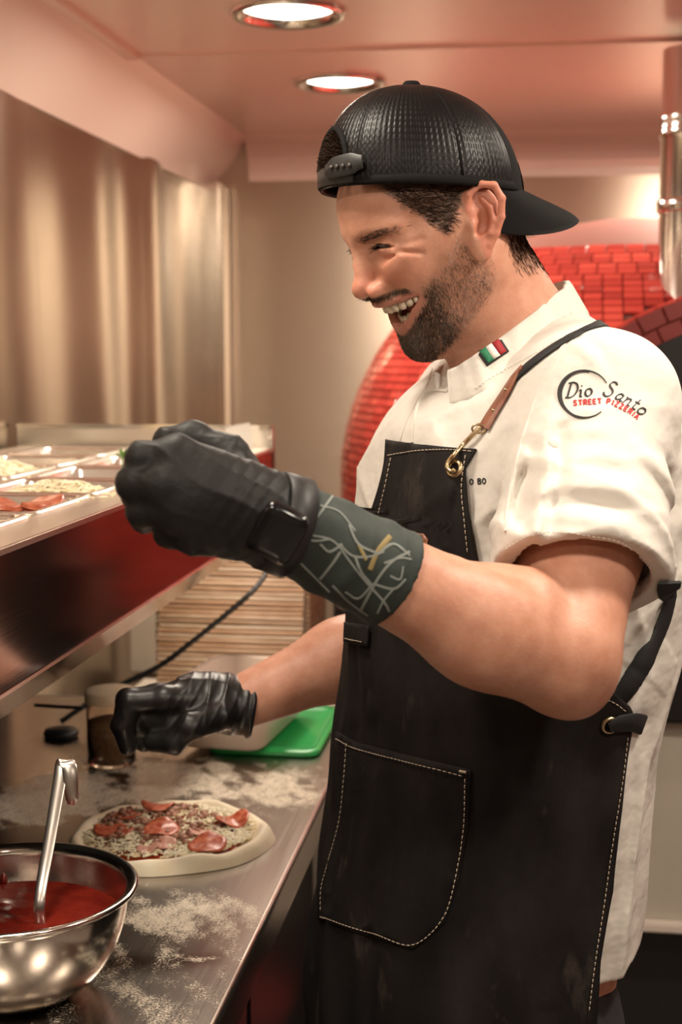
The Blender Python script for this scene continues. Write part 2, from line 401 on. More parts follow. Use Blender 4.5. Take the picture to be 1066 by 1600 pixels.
def crumb(c, r, name, parent, mat, seed):
    bm = bmesh.new(); bmesh.ops.create_icosphere(bm, subdivisions=1, radius=r)
    for v in bm.verts:
        k = 1+.45*noise.noise(v.co*160+Vector((seed*3.1, seed, 0))); v.co *= k; v.co.z *= .75
        v.co += Vector(c)
    me = bpy.data.meshes.new(name); bm.to_mesh(me); bm.free(); me.materials.append(mat); me.polygons.foreach_set('use_smooth', [True]*len(me.polygons))
    o = bpy.data.objects.new(name, me); COL.objects.link(o); adopt(o, parent); return o
for k in range(150):
    a = random.uniform(0, 6.28); r = math.sqrt(random.random())*PR*.66
    x = PZX-.012+r*math.cos(a)*.98; y = PZY+.015+r*math.sin(a)*.9
    crumb((x, y, ZC+.0145+random.uniform(0, .004)), random.uniform(.0032, .0062), 'sausage_crumb', pz, MT['sausage'], k)
def slice_(cx, cy, cz, r, tilt, az, parent, name='salami_slice', mat=None, fold=.0, th=.0022):
    n = 26; v = []; 
    Mx = Matrix.Translation((cx, cy, cz)) @ Matrix.Rotation(az, 4, 'Z') @ Matrix.Rotation(tilt, 4, 'Y')
    rings = [0, .45, .8, .97, 1.0]
    for s_ in (1, -1):
        for ri, rr in enumerate(rings):
            for j in range(n):
                a = 2*math.pi*j/n; q = rr*r*(1+.03*math.sin(3*a+cx*90)); x, y = q*math.cos(a), q*math.sin(a)
                z = fold*(x*x-y*y*.5)/r + .0012*math.sin(4*a+cy*70)*rr*rr + s_*th/2*(1 if rr < 1 else .3)
                v.append((Mx @ Vector((x, y, z)))[:])
    k = len(rings)*n
    f = [(s*k+i*n+j, s*k+i*n+(j+1) % n, s*k+(i+1)*n+(j+1) % n, s*k+(i+1)*n+j) for s in (0, 1) for i in range(len(rings)-1) for j in range(n)]
    f += [(k-n+j, k-n+(j+1) % n, 2*k-n+(j+1) % n, 2*k-n+j) for j in range(n)]
    return adopt(mesh(name, v, f, mat or MT['pepp']), parent)
for (x, y, z, r, t, a, fo) in ((-.353, 1.600, .024, .0205, -.12, .6, .30), (-.366, 1.517, .0225, .0225, -.16, 1.3, .14), (-.43, 1.556, .0235, .0215, -.14, 1.7, .2), (-.487, 1.553, .0205, .0235, .06, 0, .08), (-.456, 1.640, .024, .021, .25, 1.5, -.3), (-.487, 1.605, .020, .02, .1, 2.5, .15)):
    slice_(x, y, ZC+z-.004, r, t, a, pz, fold=fo)
for (x, y) in ((-.415, 1.515), (-.43, 1.50), (-.385, 1.56)):
    slice_(x, y, ZC+.0165, .014, .2, x*80, pz, 'ham_piece', M_('ham', (.62, .30, .22), .4) if 'ham' not in bpy.data.materials else bpy.data.materials['ham'], .2, .002)

# ------------------------------------------------------------------ bowl, sauce, ladle
BX, BY, BR, BZ = -.462, 1.168, .108, .096
bw = empty('mixing_bowl', (BX, BY, ZC)); tag(bw, 'shiny stainless steel mixing bowl of tomato sauce at the lower left corner', 'bowl')
def bowl_prof(off=0):
    o = []
    for q in np.linspace(0, 1, 26):
        a = q*math.pi/2; o.append((.036+(BR-.004-.036)*math.sin(a)**.85-off, .001+(BZ-.002)*(1-math.cos(a))**.9+off*.6*(1-q)))
    return o
out = bowl_prof(); inn = bowl_prof(.0018)
prof = [(.0001, .003)]+[(.034, .0012)]+out+[(BR+.001, BZ-.001), (BR+.0045, BZ+.0008), (BR+.0055, BZ+.003), (BR+.0035, BZ+.0048), (BR, BZ+.0045), (BR-.004, BZ+.002)]+inn[::-1]+[(.0001, .004)]
MB().lathe(prof, (BX, BY, ZC), 96).build('bowl_shell', MT['bowl'], bw, smooth=True)
sc_ = empty('tomato_sauce', (BX, BY, ZC+.05)); tag(sc_, 'deep red tomato sauce filling the steel mixing bowl', 'sauce')
SL = .066
V = [(BX, BY, ZC+SL)]; n = 72
def srad(z):
    for (r1, z1), (r2, z2) in zip(inn[:-1], inn[1:]):
        if z1 <= z <= z2: return r1+(r2-r1)*(z-z1)/(z2-z1)
    return inn[-1][0]
for i in range(1, 21):
    for j in range(n):
        a = 2*math.pi*j/n; r = (srad(SL)+.0006)*(i/20)**.9
        x, y = r*math.cos(a), r*math.sin(a); hz = .0016*noise.noise((x*38, y*38, 1))+.0008*noise.noise((x*110, y*110, 4))
        V.append((BX+x, BY+y, ZC+SL+hz*(1-(i/20)**8)))
F = [(0, 1+j, 1+(j+1) % n) for j in range(n)]+[(1+(i-1)*n+j, 1+i*n+j, 1+i*n+(j+1) % n, 1+(i-1)*n+(j+1) % n) for i in range(1, 20) for j in range(n)]
MT['saucebowl'] = varied('bowl sauce', (.13, .010, .006), (.18, .016, .008), 50, .16, 0, .12)
adopt(mesh('sauce_surface', V, F, MT['saucebowl']), sc_)
# splashes of sauce inside the bowl wall
mb = MB()
for k in range(7):
    a = 2.0+k*.16+random.uniform(-.05, .05); z0 = SL; z1 = SL+.006+.012*random.random()
    q = []
    for t_ in np.linspace(0, 1, 4):
        z = z0+(z1-z0)*t_; r = srad(z)-.0006; q.append((BX+r*math.cos(a), BY+r*math.sin(a), ZC+z))
    mb.tube(q, [.004, .0035, .003, .001], 6)
mb.build('sauce_smear', MT['saucebowl'], sc_, smooth=True)
# ladle: flat handle strip with a hooked end, bowl of it under the sauce
def plane_pt(px, py, Yw):
    x = (px-533)/F_PX; y = (800-py)/F_PX; f = math.cos(TH)+y*math.sin(TH); z = y*math.cos(TH)-math.sin(TH)
    r = np.array([x*CY-f*SY, x*SY+f*CY, z]); return r*Yw/r[1]+np.array([0, 0, CAM_H])
ld = empty('ladle', (BX+.02, BY+.02, ZC+.03)); tag(ld, 'steel ladle with a hooked flat handle standing in the tomato sauce', 'ladle')
def strip(path, wd, th, name, mat, parent, side=(1, 0, 0)):
    """flat bar following a path; side = width direction"""
    path = cr(path, 6); s = np.asarray(side, float); mb = MB(); V = []
    t = np.gradient(path, axis=0); t /= np.linalg.norm(t, axis=1)[:, None]
    wd = np.interp(np.linspace(0, 1, len(path)), np.linspace(0, 1, len(wd)), wd) if not np.isscalar(wd) else np.full(len(path), wd)
    for p_, tt_, ww in zip(path, t, wd):
        sd = s-tt_*np.dot(s, tt_); sd /= np.linalg.norm(sd); nn = np.cross(tt_, sd)
        for a, b in ((-1, -.4), (-.8, -1), (.8, -1), (1, -.4), (1, .4), (.8, 1), (-.8, 1), (-1, .4)): V.append(p_+sd*a*ww/2+nn*b*th/2)
    n = len(path); f = [(i*8+j, i*8+(j+1) % 8, (i+1)*8+(j+1) % 8, (i+1)*8+j) for i in range(n-1) for j in range(8)]+[tuple(range(8)), tuple((n-1)*8+j for j in range(8))]
    mb.add(V, f); return mb.build(name, mat, parent, auto=50)
pA = plane_pt(62, 1405, 1.17); pB = plane_pt(97, 1197, 1.25)
top = pB
pts = [pA+np.array([0, 0, -.03]), pA, pA*.5+pB*.5, pB*.92+pA*.08, pB+np.array([.001, 0, .003]), pB+np.array([.008, -.004, .002]), pB+np.array([.011, -.008, -.012]), pB+np.array([.012, -.009, -.028]), pB+np.array([.011, -.009, -.034])]
MT['handle'] = M_('ladle steel', (.62, .57, .52), .28, 1)
strip(pts, [.010, .010, .011, .0125, .0135, .014, .014, .012, .007], .0026, 'ladle_handle', MT['handle'], ld, (1, .25, 0))
lb = pA+np.array([0, 0, -.034]); 
MB().lathe([(.0001, -.012), (.012, -.010), (.021, -.004), (.025, .004), (.0245, .0045), (.02, -.002), (.011, -.008), (.0001, -.010)], (lb[0]-.012, lb[1]-.01, ZC+.022), 32).build('ladle_cup', MT['handle'], ld, smooth=True)

# ------------------------------------------------------------------ topping unit above the worktop
U0, U1, UF, UB, UZ0, UZ1 = .55, 2.375, -.45, -.895, 1.158, 1.312
tu = empty('topping_rail', (-.67, 1.5, UZ0)); tag(tu, 'stainless topping rail holding open food pans above the worktop', 'prep rail')
MB().box((UB, U0, UZ0+.02), (UF-.03, U1-.004, UZ0+.03)).build('rail_bottom', MT['black'], tu)
MB().box((UB+.002, U0, ZC+.001), (UB+.010, U1-.12, UZ0+.02), bev=.001).build('rail_back_panel', MT['blackmetal'], tu)
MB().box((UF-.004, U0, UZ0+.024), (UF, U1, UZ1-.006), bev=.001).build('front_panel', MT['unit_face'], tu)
# polished lower lip (bright strip along the lower edge)
mb = MB(); mb.add([(UF+.004, U0, UZ0+.027), (UF+.004, U1, UZ0+.027), (UF-.014, U1, UZ0-.002), (UF-.014, U0, UZ0-.002), (UF-.004, U0, UZ0+.029), (UF-.004, U1, UZ0+.029), (UF-.022, U1, UZ0+.002), (UF-.022, U0, UZ0+.002)], [(0, 1, 2, 3), (7, 6, 5, 4), (0, 4, 5, 1), (3, 2, 6, 7), (1, 5, 6, 2), (0, 3, 7, 4)]); mb.build('lower_lip', MT['mirror'], tu)
rows = [(-.655, -.505), (-.832, -.680)]
ys0 = [.60, .79, .98, 1.17, 1.362, 1.555, 1.748, 1.941, 2.134]; PW, PLn = .176, .17
# deck frame: strips between pan openings
mb = MB()
mb.box((-.505+.0, U0, UZ1-.008), (UF+.001, U1, UZ1), bev=.0015)
mb.box((-.680, U0, UZ1-.006), (-.655, U1, UZ1-.0005)); mb.box((UB, U0, UZ1-.006), (-.832, U1, UZ1-.0005))
for k, y in enumerate(ys0[1:]+[U1-.03]):
    yb = y; ya = ys0[k]+PW
    for a, b in rows: mb.box((a, ya, UZ1-.006), (b, yb, UZ1-.0005))
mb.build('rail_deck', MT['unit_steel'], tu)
MB().box((-.905, U1-.004, UZ0), (UF, U1, UZ1+.036), bev=.001).build('end_plate', MT['unit_steel'], tu)
mb = MB(); mb.box((-.905, U1-.010, UZ1+.030), (UF+.002, U1+.006, UZ1+.038), bev=.002); mb.box((UF-.006, U1-.010, UZ1-.01), (UF+.003, U1+.006, UZ1+.037), bev=.002); mb.build('end_rim', MT['mirror'], tu)
MB().box((UF-.03, U1+.0065, UZ0), (UF+.0025, U1+.012, UZ1+.034), bev=.001).build('red_edge_strip', MT['redwall'], tu)
for y in (.62, 1.5): MB().box((UB+.0, y, ZC), (UB+.03, y+.03, UZ0+.021)).build('support_post', MT['unit_steel'], tu)
MB().box((UB, U1-.06, ZC), (UB+.03, U1-.03, UZ0+.021)).build('support_post', MT['unit_steel'], tu) if False else None

def pan(y0, x0, x1, label, depth=.10, z=UZ1):
    r = empty('food_pan', ((x0+x1)/2, y0+PW/2, z)); tag(r, label, 'food pan', 'steel food pans in the topping rail')
    cx, cy = (x0+x1)/2, y0+PW/2; a, b = (x1-x0)/2, PW/2-.002
    def loop(hx, hy, rr, zz):
        o = []
        for (sx, sy, a0) in ((1, 1, 0), (-1, 1, 90), (-1, -1, 180), (1, -1, 270)):
            for q in range(5):
                t_ = math.radians(a0+q*22.5); o.append((cx+sx*(hx-rr)+rr*math.cos(t_), cy+sy*(hy-rr)+rr*math.sin(t_), zz))
        return o
    L = [loop(a+.004, b+.004, .014, z-.001), loop(a+.005, b+.005, .015, z+.0015), loop(a+.003, b+.003, .014, z+.0035), loop(a-.004, b-.004, .011, z+.003), loop(a-.008, b-.008, .012, z-.002), loop(a-.014, b-.014, .02, z-depth+.008), loop(a-.022, b-.022, .02, z-depth)]
    n = 20; V = [q for l in L for q in l]; f = [(i*n+j, i*n+(j+1) % n, (i+1)*n+(j+1) % n, (i+1)*n+j) for i in range(len(L)-1) for j in range(n)]+[tuple((len(L)-1)*n+j for j in range(n))]
    mb = MB().add(V, f); mb.build('pan_shell', MT['pan'], r, auto=60)
    return cx, cy, a-.016, b-.016
LAB = {0: {}, 1: {}}
desc = {(0, 3): 'open food pan nearest the frame edge, showing just its rim at the left', (0, 4): 'food pan of red sliced sausage nearest the front of the topping rail', (0, 5): 'food pan heaped with pale shredded cheese beside the sausage pan', (0, 6): 'empty-looking food pan just left of the raised black glove',
        (1, 6): 'back-row food pan piled high with chunky white cheese', (1, 7): 'back-row food pan with green herb sprig, behind the glove', (1, 8): 'farthest food pan against the raised end plate', (0, 7): 'food pan mostly hidden behind the raised black glove', (0, 8): 'front-row food pan hidden at the far end of the rail'}
PANS = {}
for ri, (a, b) in enumerate(rows):
    for k, y in enumerate(ys0):
        if k < 3: continue
        if ri == 1 and k < 6: continue
        PANS[(ri, k)] = pan(y, a, b, desc.get((ri, k), 'steel food pan in the topping rail'))
def pan_fill(key, z, mat, name, label, cat):
    cx, cy, a, b = PANS[key]; a += .004; b += .004
    V = []; n = 14
    for i in range(n):
        for j in range(n):
            u_, v_ = -1+2*i/(n-1), -1+2*j/(n-1); V.append((cx+u_*a*.96, cy+v_*b*.96, UZ1+z+.006*noise.noise((u_*2.2+key[1], v_*2.2, key[0]))*(1-max(abs(u_), abs(v_))**4)))
    F = [(i*n+j, (i+1)*n+j, (i+1)*n+j+1, i*n+j+1) for i in range(n-1) for j in range(n-1)]
    o = mesh(name, V, F, mat); tag(o, label, cat); return o
# cheese piles
def heap(key, n, z0, hh, L, r0, name, label):
    cx, cy, a, b = PANS[key]
    def pl():
        u_, v_ = random.uniform(-1, 1), random.uniform(-1, 1)
        return cx+u_*a*.98, cy+v_*b*.98, UZ1+z0+hh*(1-u_*u_)*(1-v_*v_)*random.uniform(.6, 1)
    o = shreds(n, pl, r0, L, name, None, MT['cheese'], .003); o['label'] = label; o['category'] = 'cheese'
    base = pan_fill(key, z0-.004, MT['cheese'], 'cheese_bed', None, None)
    base.parent = o; base['kind'] = 'stuff'
    for q in ('label', 'category'): 
        if q in base: del base[q]
    return o
heap((0, 5), 900, -.012, .018, .020, .0016, 'shredded_cheese', 'pale shredded cheese filling the front-row food pan')
heap((1, 6), 230, -.004, .024, .032, .0042, 'grated_cheese', 'chunky white cheese strips heaped in the back-row food pan')
MT['tsauce'] = varied('topping', (.30, .17, .09), (.42, .28, .15), 40, .4, 0, .3)
pan_fill((0, 6), -.05, MT['tsauce'], 'tomato_relish', 'brown topping lying low in the pan left of the glove', 'topping')
pan_fill((1, 7), -.045, MT['tsauce'], 'chopped_onion', 'brown chopped topping low in the herb pan', 'topping')
pan_fill((1, 8), -.05, MT['tsauce'], 'chopped_pepper', 'topping low in the farthest pan', 'topping')
pan_fill((0, 3), -.05, MT['tsauce'], 'chopped_ham', 'topping low in the pan at the left frame edge', 'topping')
# sausage slices in the front pan
MT['chor'] = varied('sausage slices', (.34, .07, .035), (.54, .17, .09), 90, .3, 0, .2, dist=.001)
cx, cy, a, b = PANS[(0, 4)]
places = ['nearest the pan corner', 'leaning on the pan wall', 'lying at the middle of the pan', 'under the others at the far side', 'at the left edge of the pan', 'half tucked under a larger slice', 'on top of the sausage pile', 'flat against the near wall', 'tilted at the far corner']
for k in range(9):
    q = slice_(cx+random.uniform(-.7, .7)*a, cy+random.uniform(-.75, .75)*b, UZ1-.028+.003*k, .024, random.uniform(-.25, .25), random.uniform(0, 6), tu, 'sausage_slice', MT['chor'], .15, .009)
    q.parent = None; q.matrix_parent_inverse = Matrix.Identity(4); tag(q, 'round red sausage slice %s' % places[k], 'sausage', 'sausage slices in the front food pan')
bed = pan_fill((0, 4), -.036, MT['chor'], 'sausage_pieces', 'loose red sausage pieces lining the bottom of the front food pan', 'sausage'); bed['kind'] = 'stuff'
# scattered crumbs of cheese on the deck
def deckp():
    k = random.random(); return (random.uniform(-.51, -.462), random.gauss(1.62, .09), UZ1+.0015)
o = shreds(70, deckp, .0011, .008, 'cheese_crumbs', None, MT['cheese'], .001); o['label'] = 'scattered cheese shreds spilt on the rim of the topping rail'; o['category'] = 'cheese'
# herb
MT['herb'] = M_('green herb', (.10, .22, .03), .5)
hb = plane_pt(192, 712, 1.86)
mb = MB(); 
for (dx_, dz_, l) in ((-.004, .012, 1), (.006, .010, .8), (.010, .002, .9), (-.010, .004, .8)):
    p0 = hb+np.array([0, 0, -.004]); p1 = hb+np.array([dx_, .002, dz_])
    c_ = (p0+p1)/2; s_ = np.array([.003, .002, -.001])
    mb.add([p0, c_+s_, p1, c_-s_, c_+np.array([0, -.001, .001])], [(0, 1, 4), (1, 2, 4), (2, 3, 4), (3, 0, 4)])
mb.tube([hb+np.array([0, 0, -.05]), hb], .0012, 6)
tag(mb.build('herb_sprig', MT['herb']), 'small green herb sprig poking up beside the raised glove', 'herb')
# white paper card on the far end
wc = [plane_pt(x, y, 2.33) for x, y in ((352, 668), (390, 660), (396, 700), (365, 716))]
mb = MB(); th_ = np.array([0, .0012, 0]); mb.add([q for q in wc]+[q+th_ for q in wc], [(0, 1, 2, 3), (7, 6, 5, 4), (0, 4, 5, 1), (1, 5, 6, 2), (2, 6, 7, 3), (3, 7, 4, 0)])
tag(mb.build('order_slip', M_('white paper', (.85, .82, .76), .6)), 'blank white paper slip standing at the far end of the topping rail', 'paper')

# ------------------------------------------------------------------ things at the back of the worktop
MT['lidpl'] = M_('beige plastic lid', (.74, .57, .40), .4)
MT['clearpl'] = M_('clear plastic', (.96, .92, .86), .06, 0, Transmission_Weight=1.0, IOR=1.2)
jx, jy = -.585, 1.865
jr = empty('spice_jar', (jx, jy, ZC)); tag(jr, 'clear round jar of brown spice with beige screw lid behind the lower glove', 'jar')
MB().lathe([(.0001, .002), (.030, .001), (.034, .005), (.034, .088), (.031, .094), (.029, .094), (.032, .087), (.032, .006), (.0001, .004)], (jx, jy, ZC), 40).build('jar_glass', MT['clearpl'], jr, smooth=True)
MB().lathe([(.0001, .0045), (.0316, .0065), (.0316, .062), (.02, .066), (.0001, .064)], (jx, jy, ZC), 40).build('spice', varied('brown spice', (.16, .09, .05), (.26, .16, .09), 200, .9), jr, smooth=True)
MB().lathe([(.0335, .089), (.0365, .090), (.0365, .104), (.034, .107), (.0001, .1075)], (jx, jy, ZC), 40).build('jar_lid', MT['lidpl'], jr, auto=50)
# black cable and puck charger
cab = [plane_pt(*q) for q in ((420, 885, 2.25), (405, 912, 2.2), (375, 942, 2.15), (300, 1003, 2.1), (250, 1040, 2.08), (190, 1070, 2.06), (140, 1098, 2.04), (95, 1128, 2.02))]
cab = [plane_pt(428, 850, 2.36)]+cab
tag(MB().tube(cr(cab, 8), .0042, 8).build('power_cable', MT['rubber'], smooth=True), 'thick black power cable sloping down from the rail in front of the bamboo', 'cable')
ch = plane_pt(95, 1134, 1.99)
tag(MB().lathe([(.0001, 0), (.024, .0), (.027, .004), (.024, .010), (.0001, .012)], (ch[0], ch[1], ZC+.0005), 32).build('cable_plug', MT['rubber'], smooth=True), 'flat round black plug at the lower end of the cable', 'plug')
tag(MB().tube(cr([plane_pt(55, 1102, 2.05), plane_pt(90, 1104, 2.03), plane_pt(130, 1106, 2.0)], 6), .003, 8).build('thin_cable', MT['rubber'], smooth=True), 'thin black cable running level behind the beige lidded jar', 'cable')
# bamboo screen
MT['bamboo'] = varied('bamboo', (.74, .50, .34), (.95, .76, .56), 9, .42, 0, .1, (3, 3, 40))
MT['bamboo_d'] = varied('bamboo dark', (.22, .12, .07), (.48, .30, .18), 12, .5, 0, .1, (3, 3, 40))
BAM = [MT['bamboo'], varied('bamboo warm', (.62, .37, .22), (.86, .60, .40), 9, .42, 0, .1, (3, 3, 40)), varied('bamboo pale', (.80, .60, .42), (.96, .80, .62), 9, .42, 0, .1, (3, 3, 40)), varied('bamboo brown', (.58, .37, .23), (.80, .58, .40), 9, .42, 0, .1, (3, 3, 40))]
bb = empty('bamboo_screen', (-.55, 2.6, .76)); tag(bb, 'box screen of horizontal bamboo slats standing past the end of the worktop', 'bamboo screen')
bx0, bx1, by_ = -.722, -.440, 2.60
for k in range(36):
    z = .765+k*.0090; by_ = 2.58+k*.0022; r = .0041*random.uniform(.85, 1.08); jit = random.uniform(-.002, .002)
    o = MB().tube([(bx0+jit, by_, z), ((bx0+bx1)/2, by_+random.uniform(-.0015, .0015), z+random.uniform(-.0008, .0008)), (bx1+jit*.5, by_, z)], r, 8).build('bamboo_slat', random.choice(BAM), bb, smooth=True)
for k in range(36):
    z = .765+k*.0090
    MB().tube(cr([(bx1+.004, by_+.004, z), (bx1+.010, by_+.06, z-.003), (bx1+.010, by_+.13, z-.008), (bx1+.004, by_+.22, z-.014)], 4), .0045, 6).build('bamboo_slat', MT['bamboo_d'], bb, smooth=True)
for x in (bx0-.004,):
    mb = MB()
    for k in range(80):
        z = .762+k*.0045; mb.tube([(x-.012, by_-.003, z+random.uniform(-.003, .003)), (x+.004, by_-.006, z+.004+random.uniform(-.003, .003))], .0018, 5)
    q = mb.build('fringe', MT['bamboo_d'], bb, smooth=True); q['kind'] = 'stuff'
MB().add([(bx0, 2.586, .76), (bx1, 2.586, .76), (bx1, 2.666, 1.085), (bx0, 2.666, 1.085), (bx0, 2.592, .76), (bx1, 2.592, .76), (bx1, 2.672, 1.085), (bx0, 2.672, 1.085)], [(0, 1, 2, 3), (7, 6, 5, 4), (0, 4, 5, 1), (1, 5, 6, 2), (2, 6, 7, 3), (3, 7, 4, 0)]).build('backing_board', MT['bamboo_d'], bb)
st_ = empty('side_stand', (-.5, 2.5, 0)); tag(st_, 'pale side stand under the bamboo screen, behind the worktop end', 'stand')
MB().box((-.85, 2.30, .70), (-.40, 2.95, .76), bev=.004).build('stand_top', MT['cream'], st_)
MB().box((-.83, 2.32, .0), (-.42, 2.93, .70)).build('stand_body', MT['cream'], st_)
# cream splash panel behind
struct(MB().box((-.914+.02, 3.0, .76), (-.76, 3.02, 1.25), bev=.002).build('trim_6', MT['cream']))
# green lid and dough tub
MT['green'] = M_('green plastic', (.015, .30, .07), .35, 0, Subsurface_Weight=.1, Subsurface_Scale=.01)
def rrect(cx, cy, hx, hy, r, z, rot=0, n=6):
    o = []; c, s = math.cos(rot), math.sin(rot)
    for (sx, sy, a0) in ((1, 1, 0), (-1, 1, 90), (-1, -1, 180), (1, -1, 270)):
        for q in range(n):
            t_ = math.radians(a0+q*90/(n-1)); x = sx*(hx-r)+r*math.cos(t_); y = sy*(hy-r)+r*math.sin(t_); o.append((cx+x*c-y*s, cy+x*s+y*c, z))
    return o
def loft(loops, mat, name, parent, auto=60, cap=(True, True)):
    n = len(loops[0]); V = [q for l in loops for q in l]; f = [(i*n+j, i*n+(j+1) % n, (i+1)*n+(j+1) % n, (i+1)*n+j) for i in range(len(loops)-1) for j in range(n)]
    if cap[0]: f.append(tuple(range(n))[::-1])
    if cap[1]: f.append(tuple((len(loops)-1)*n+j for j in range(n)))
    return MB().add(V, f).build(name, mat, parent, auto=auto)
gl = empty('green_lid', (-.38, 2.05, ZC)); tag(gl, 'bright green plastic lid lying on the worktop under the dough tub', 'lid')
gx_, gy_ = -.383, 2.055
loft([rrect(gx_, gy_, .078, .125, .02, ZC+.0005), rrect(gx_, gy_, .082, .129, .022, ZC+.003), rrect(gx_, gy_, .082, .129, .022, ZC+.009), rrect(gx_, gy_, .078, .125, .02, ZC+.011), rrect(gx_, gy_, .070, .117, .018, ZC+.011), rrect(gx_, gy_, .067, .114, .018, ZC+.0075)], MT['green'], 'lid_plate', gl)
loft([rrect(gx_, gy_, .075, .122, .02, ZC+.0112), rrect(gx_, gy_, .0745, .1215, .02, ZC+.0128), rrect(gx_, gy_, .072, .119, .02, ZC+.0128), rrect(gx_, gy_, .0715, .1185, .02, ZC+.0112)], MT['green'], 'rim_ridge', gl, cap=(False, False))
tb = empty('dough_tub', (-.42, 2.0, ZC+.012)); tag(tb, 'translucent plastic tub of dough standing partly on the green lid', 'tub')
tx, ty, tz, ro = -.432, 2.02, ZC+.0132, -.10
H_ = .078
T = [rrect(tx, ty, .060, .108, .022, tz, ro), rrect(tx, ty, .067, .116, .026, tz+.006, ro), rrect(tx, ty, .079, .128, .028, tz+H_, ro), rrect(tx, ty, .084, .133, .03, tz+H_+.001, ro), rrect(tx, ty, .084, .133, .03, tz+H_+.004, ro), rrect(tx, ty, .077, .126, .027, tz+H_+.003, ro), rrect(tx, ty, .065, .114, .025, tz+.008, ro), rrect(tx, ty, .058, .106, .022, tz+.003, ro)]
MT['tub'] = M_('milky plastic', (.86, .72, .62), .3, 0, Transmission_Weight=.2, IOR=1.25, Subsurface_Weight=.1, Subsurface_Scale=.01)
loft(T, MT['tub'], 'tub_shell', tb)
MT['dough2'] = varied('dough in tub', (.66, .50, .40), (.78, .64, .52), 30, .7, 0, .3)
D = [rrect(tx, ty, .056, .104, .02, tz+.0035, ro), rrect(tx, ty, .064, .113, .024, tz+.012, ro), rrect(tx, ty, .072, .121, .026, tz+.042, ro), rrect(tx, ty, .062, .110, .03, tz+.054, ro), rrect(tx, ty, .035, .08, .03, tz+.060, ro)]
loft(D, MT['dough2'], 'dough', tb)
# second milky tub behind, larger and higher


# ------------------------------------------------------------------ pizza oven
ov = empty('pizza_oven', (.22, 3.1, 0)); tag(ov, 'red mosaic tiled dome pizza oven with black arched front and steel flue', 'oven')
OX, OY, OZ, ORX, ORZ = .20, 3.12, 1.20, .625, .56
VX, VZ, VR, VY = .40, 1.09, .50, 2.42
MT['tile'] = []
for k, c_ in enumerate([(.50, .058, .044), (.42, .046, .036), (.56, .075, .055), (.36, .040, .032)]):
    m_ = M_('red tile %d' % k, c_, .12, 0, Coat_Weight=.4, Coat_Roughness=.05); MT['tile'].append(m_)
# grout body: dome + drum
MB().lathe([(ORX*math.cos(a)-.004, ORZ*math.sin(a)-.004) for a in np.linspace(0, math.pi/2-.001, 24)][::-1]+[(ORX-.004, -.26)], (OX, OY, OZ), 72).build('dome_core', MT['grout'], ov, smooth=True)
# vault core
n = 40; mb = MB(); prv = [(VX+(VR-.004)*math.cos(a), VZ+(VR-.004)*math.sin(a)) for a in np.linspace(0, math.pi, n)]
prv = [(prv[0][0], .94)]+prv+[(prv[-1][0], .94)]; k = len(prv)
mb.add([(x, VY+.02, z) for x, z in prv]+[(x, OY, z) for x, z in prv], [(i, i+1, k+i+1, k+i) for i in range(k-1)])
mb.build('vault_core', MT['grout'], ov, smooth=True)
tiles = []     # (4 outer corner points, thickness normal)
def in_vault(p): return VY-.01 < p[1] < OY and p[2] > .9 and math.hypot(p[0]-VX, max(p[2]-VZ, 0)) < VR+.003
def in_dome(p):
    q = ((p[0]-OX)/ORX)**2+((p[1]-OY)/ORX)**2+(max(p[2]-OZ, 0)/ORZ)**2; return q < .995
TW, TH_ = .037, .0180
nrow = int(ORZ*1.0*1.3/TH_)
for i in range(-12, 34):
    if i < 0: z0 = OZ+i*TH_; z1 = z0+TH_-.002; el0 = el1 = 0
    else:
        el0 = i*TH_/.6; el1 = el0+(TH_-.002)/.6
        if el1 > 1.5: break
        z0 = OZ+ORZ*math.sin(el0); z1 = OZ+ORZ*math.sin(el1)
    r0, r1 = ORX*math.cos(el0), ORX*math.cos(el1); nn = max(8, int(2*math.pi*max(r0, .05)/TW))
    for j in range(nn):
        a0 = (j+.5*(i % 2))*2*math.pi/nn; a1 = a0+2*math.pi/nn*(1-.05); am = (a0+a1)/2
        am_ = am % (2*math.pi)
        if not (math.pi*.72 < am_ < math.pi*2-.0): continue
        P4 = [(OX+r*math.cos(a), OY+r*math.sin(a), z) for r, z, a in ((r0, z0, a0), (r0, z0, a1), (r1, z1, a1), (r1, z1, a0))]
        c_ = np.mean(P4, 0)
        if in_vault(c_): continue
        nv = np.array([(c_[0]-OX)/ORX**2, (c_[1]-OY)/ORX**2, (max(c_[2]-OZ, 0))/ORZ**2]); nv /= np.linalg.norm(nv)
        tiles.append((np.array(P4), nv))
nn = int(math.pi*VR/TH_)
for j in range(nn):
    a0, a1 = math.pi*j/nn, math.pi*(j+.92)/nn
    for i in range(21):
        y0 = VY+.025+(i+.5*(j % 2))*TW; y1 = y0+TW*.955
        P4 = [(VX+VR*math.cos(a), y, VZ+VR*math.sin(a)) for a, y in ((a0, y0), (a1, y0), (a1, y1), (a0, y1))]; c_ = np.mean(P4, 0)
        if in_dome(c_) or c_[1] > OY: continue
        nv = np.array([c_[0]-VX, 0, c_[2]-VZ]); nv /= np.linalg.norm(nv); tiles.append((np.array(P4), nv))
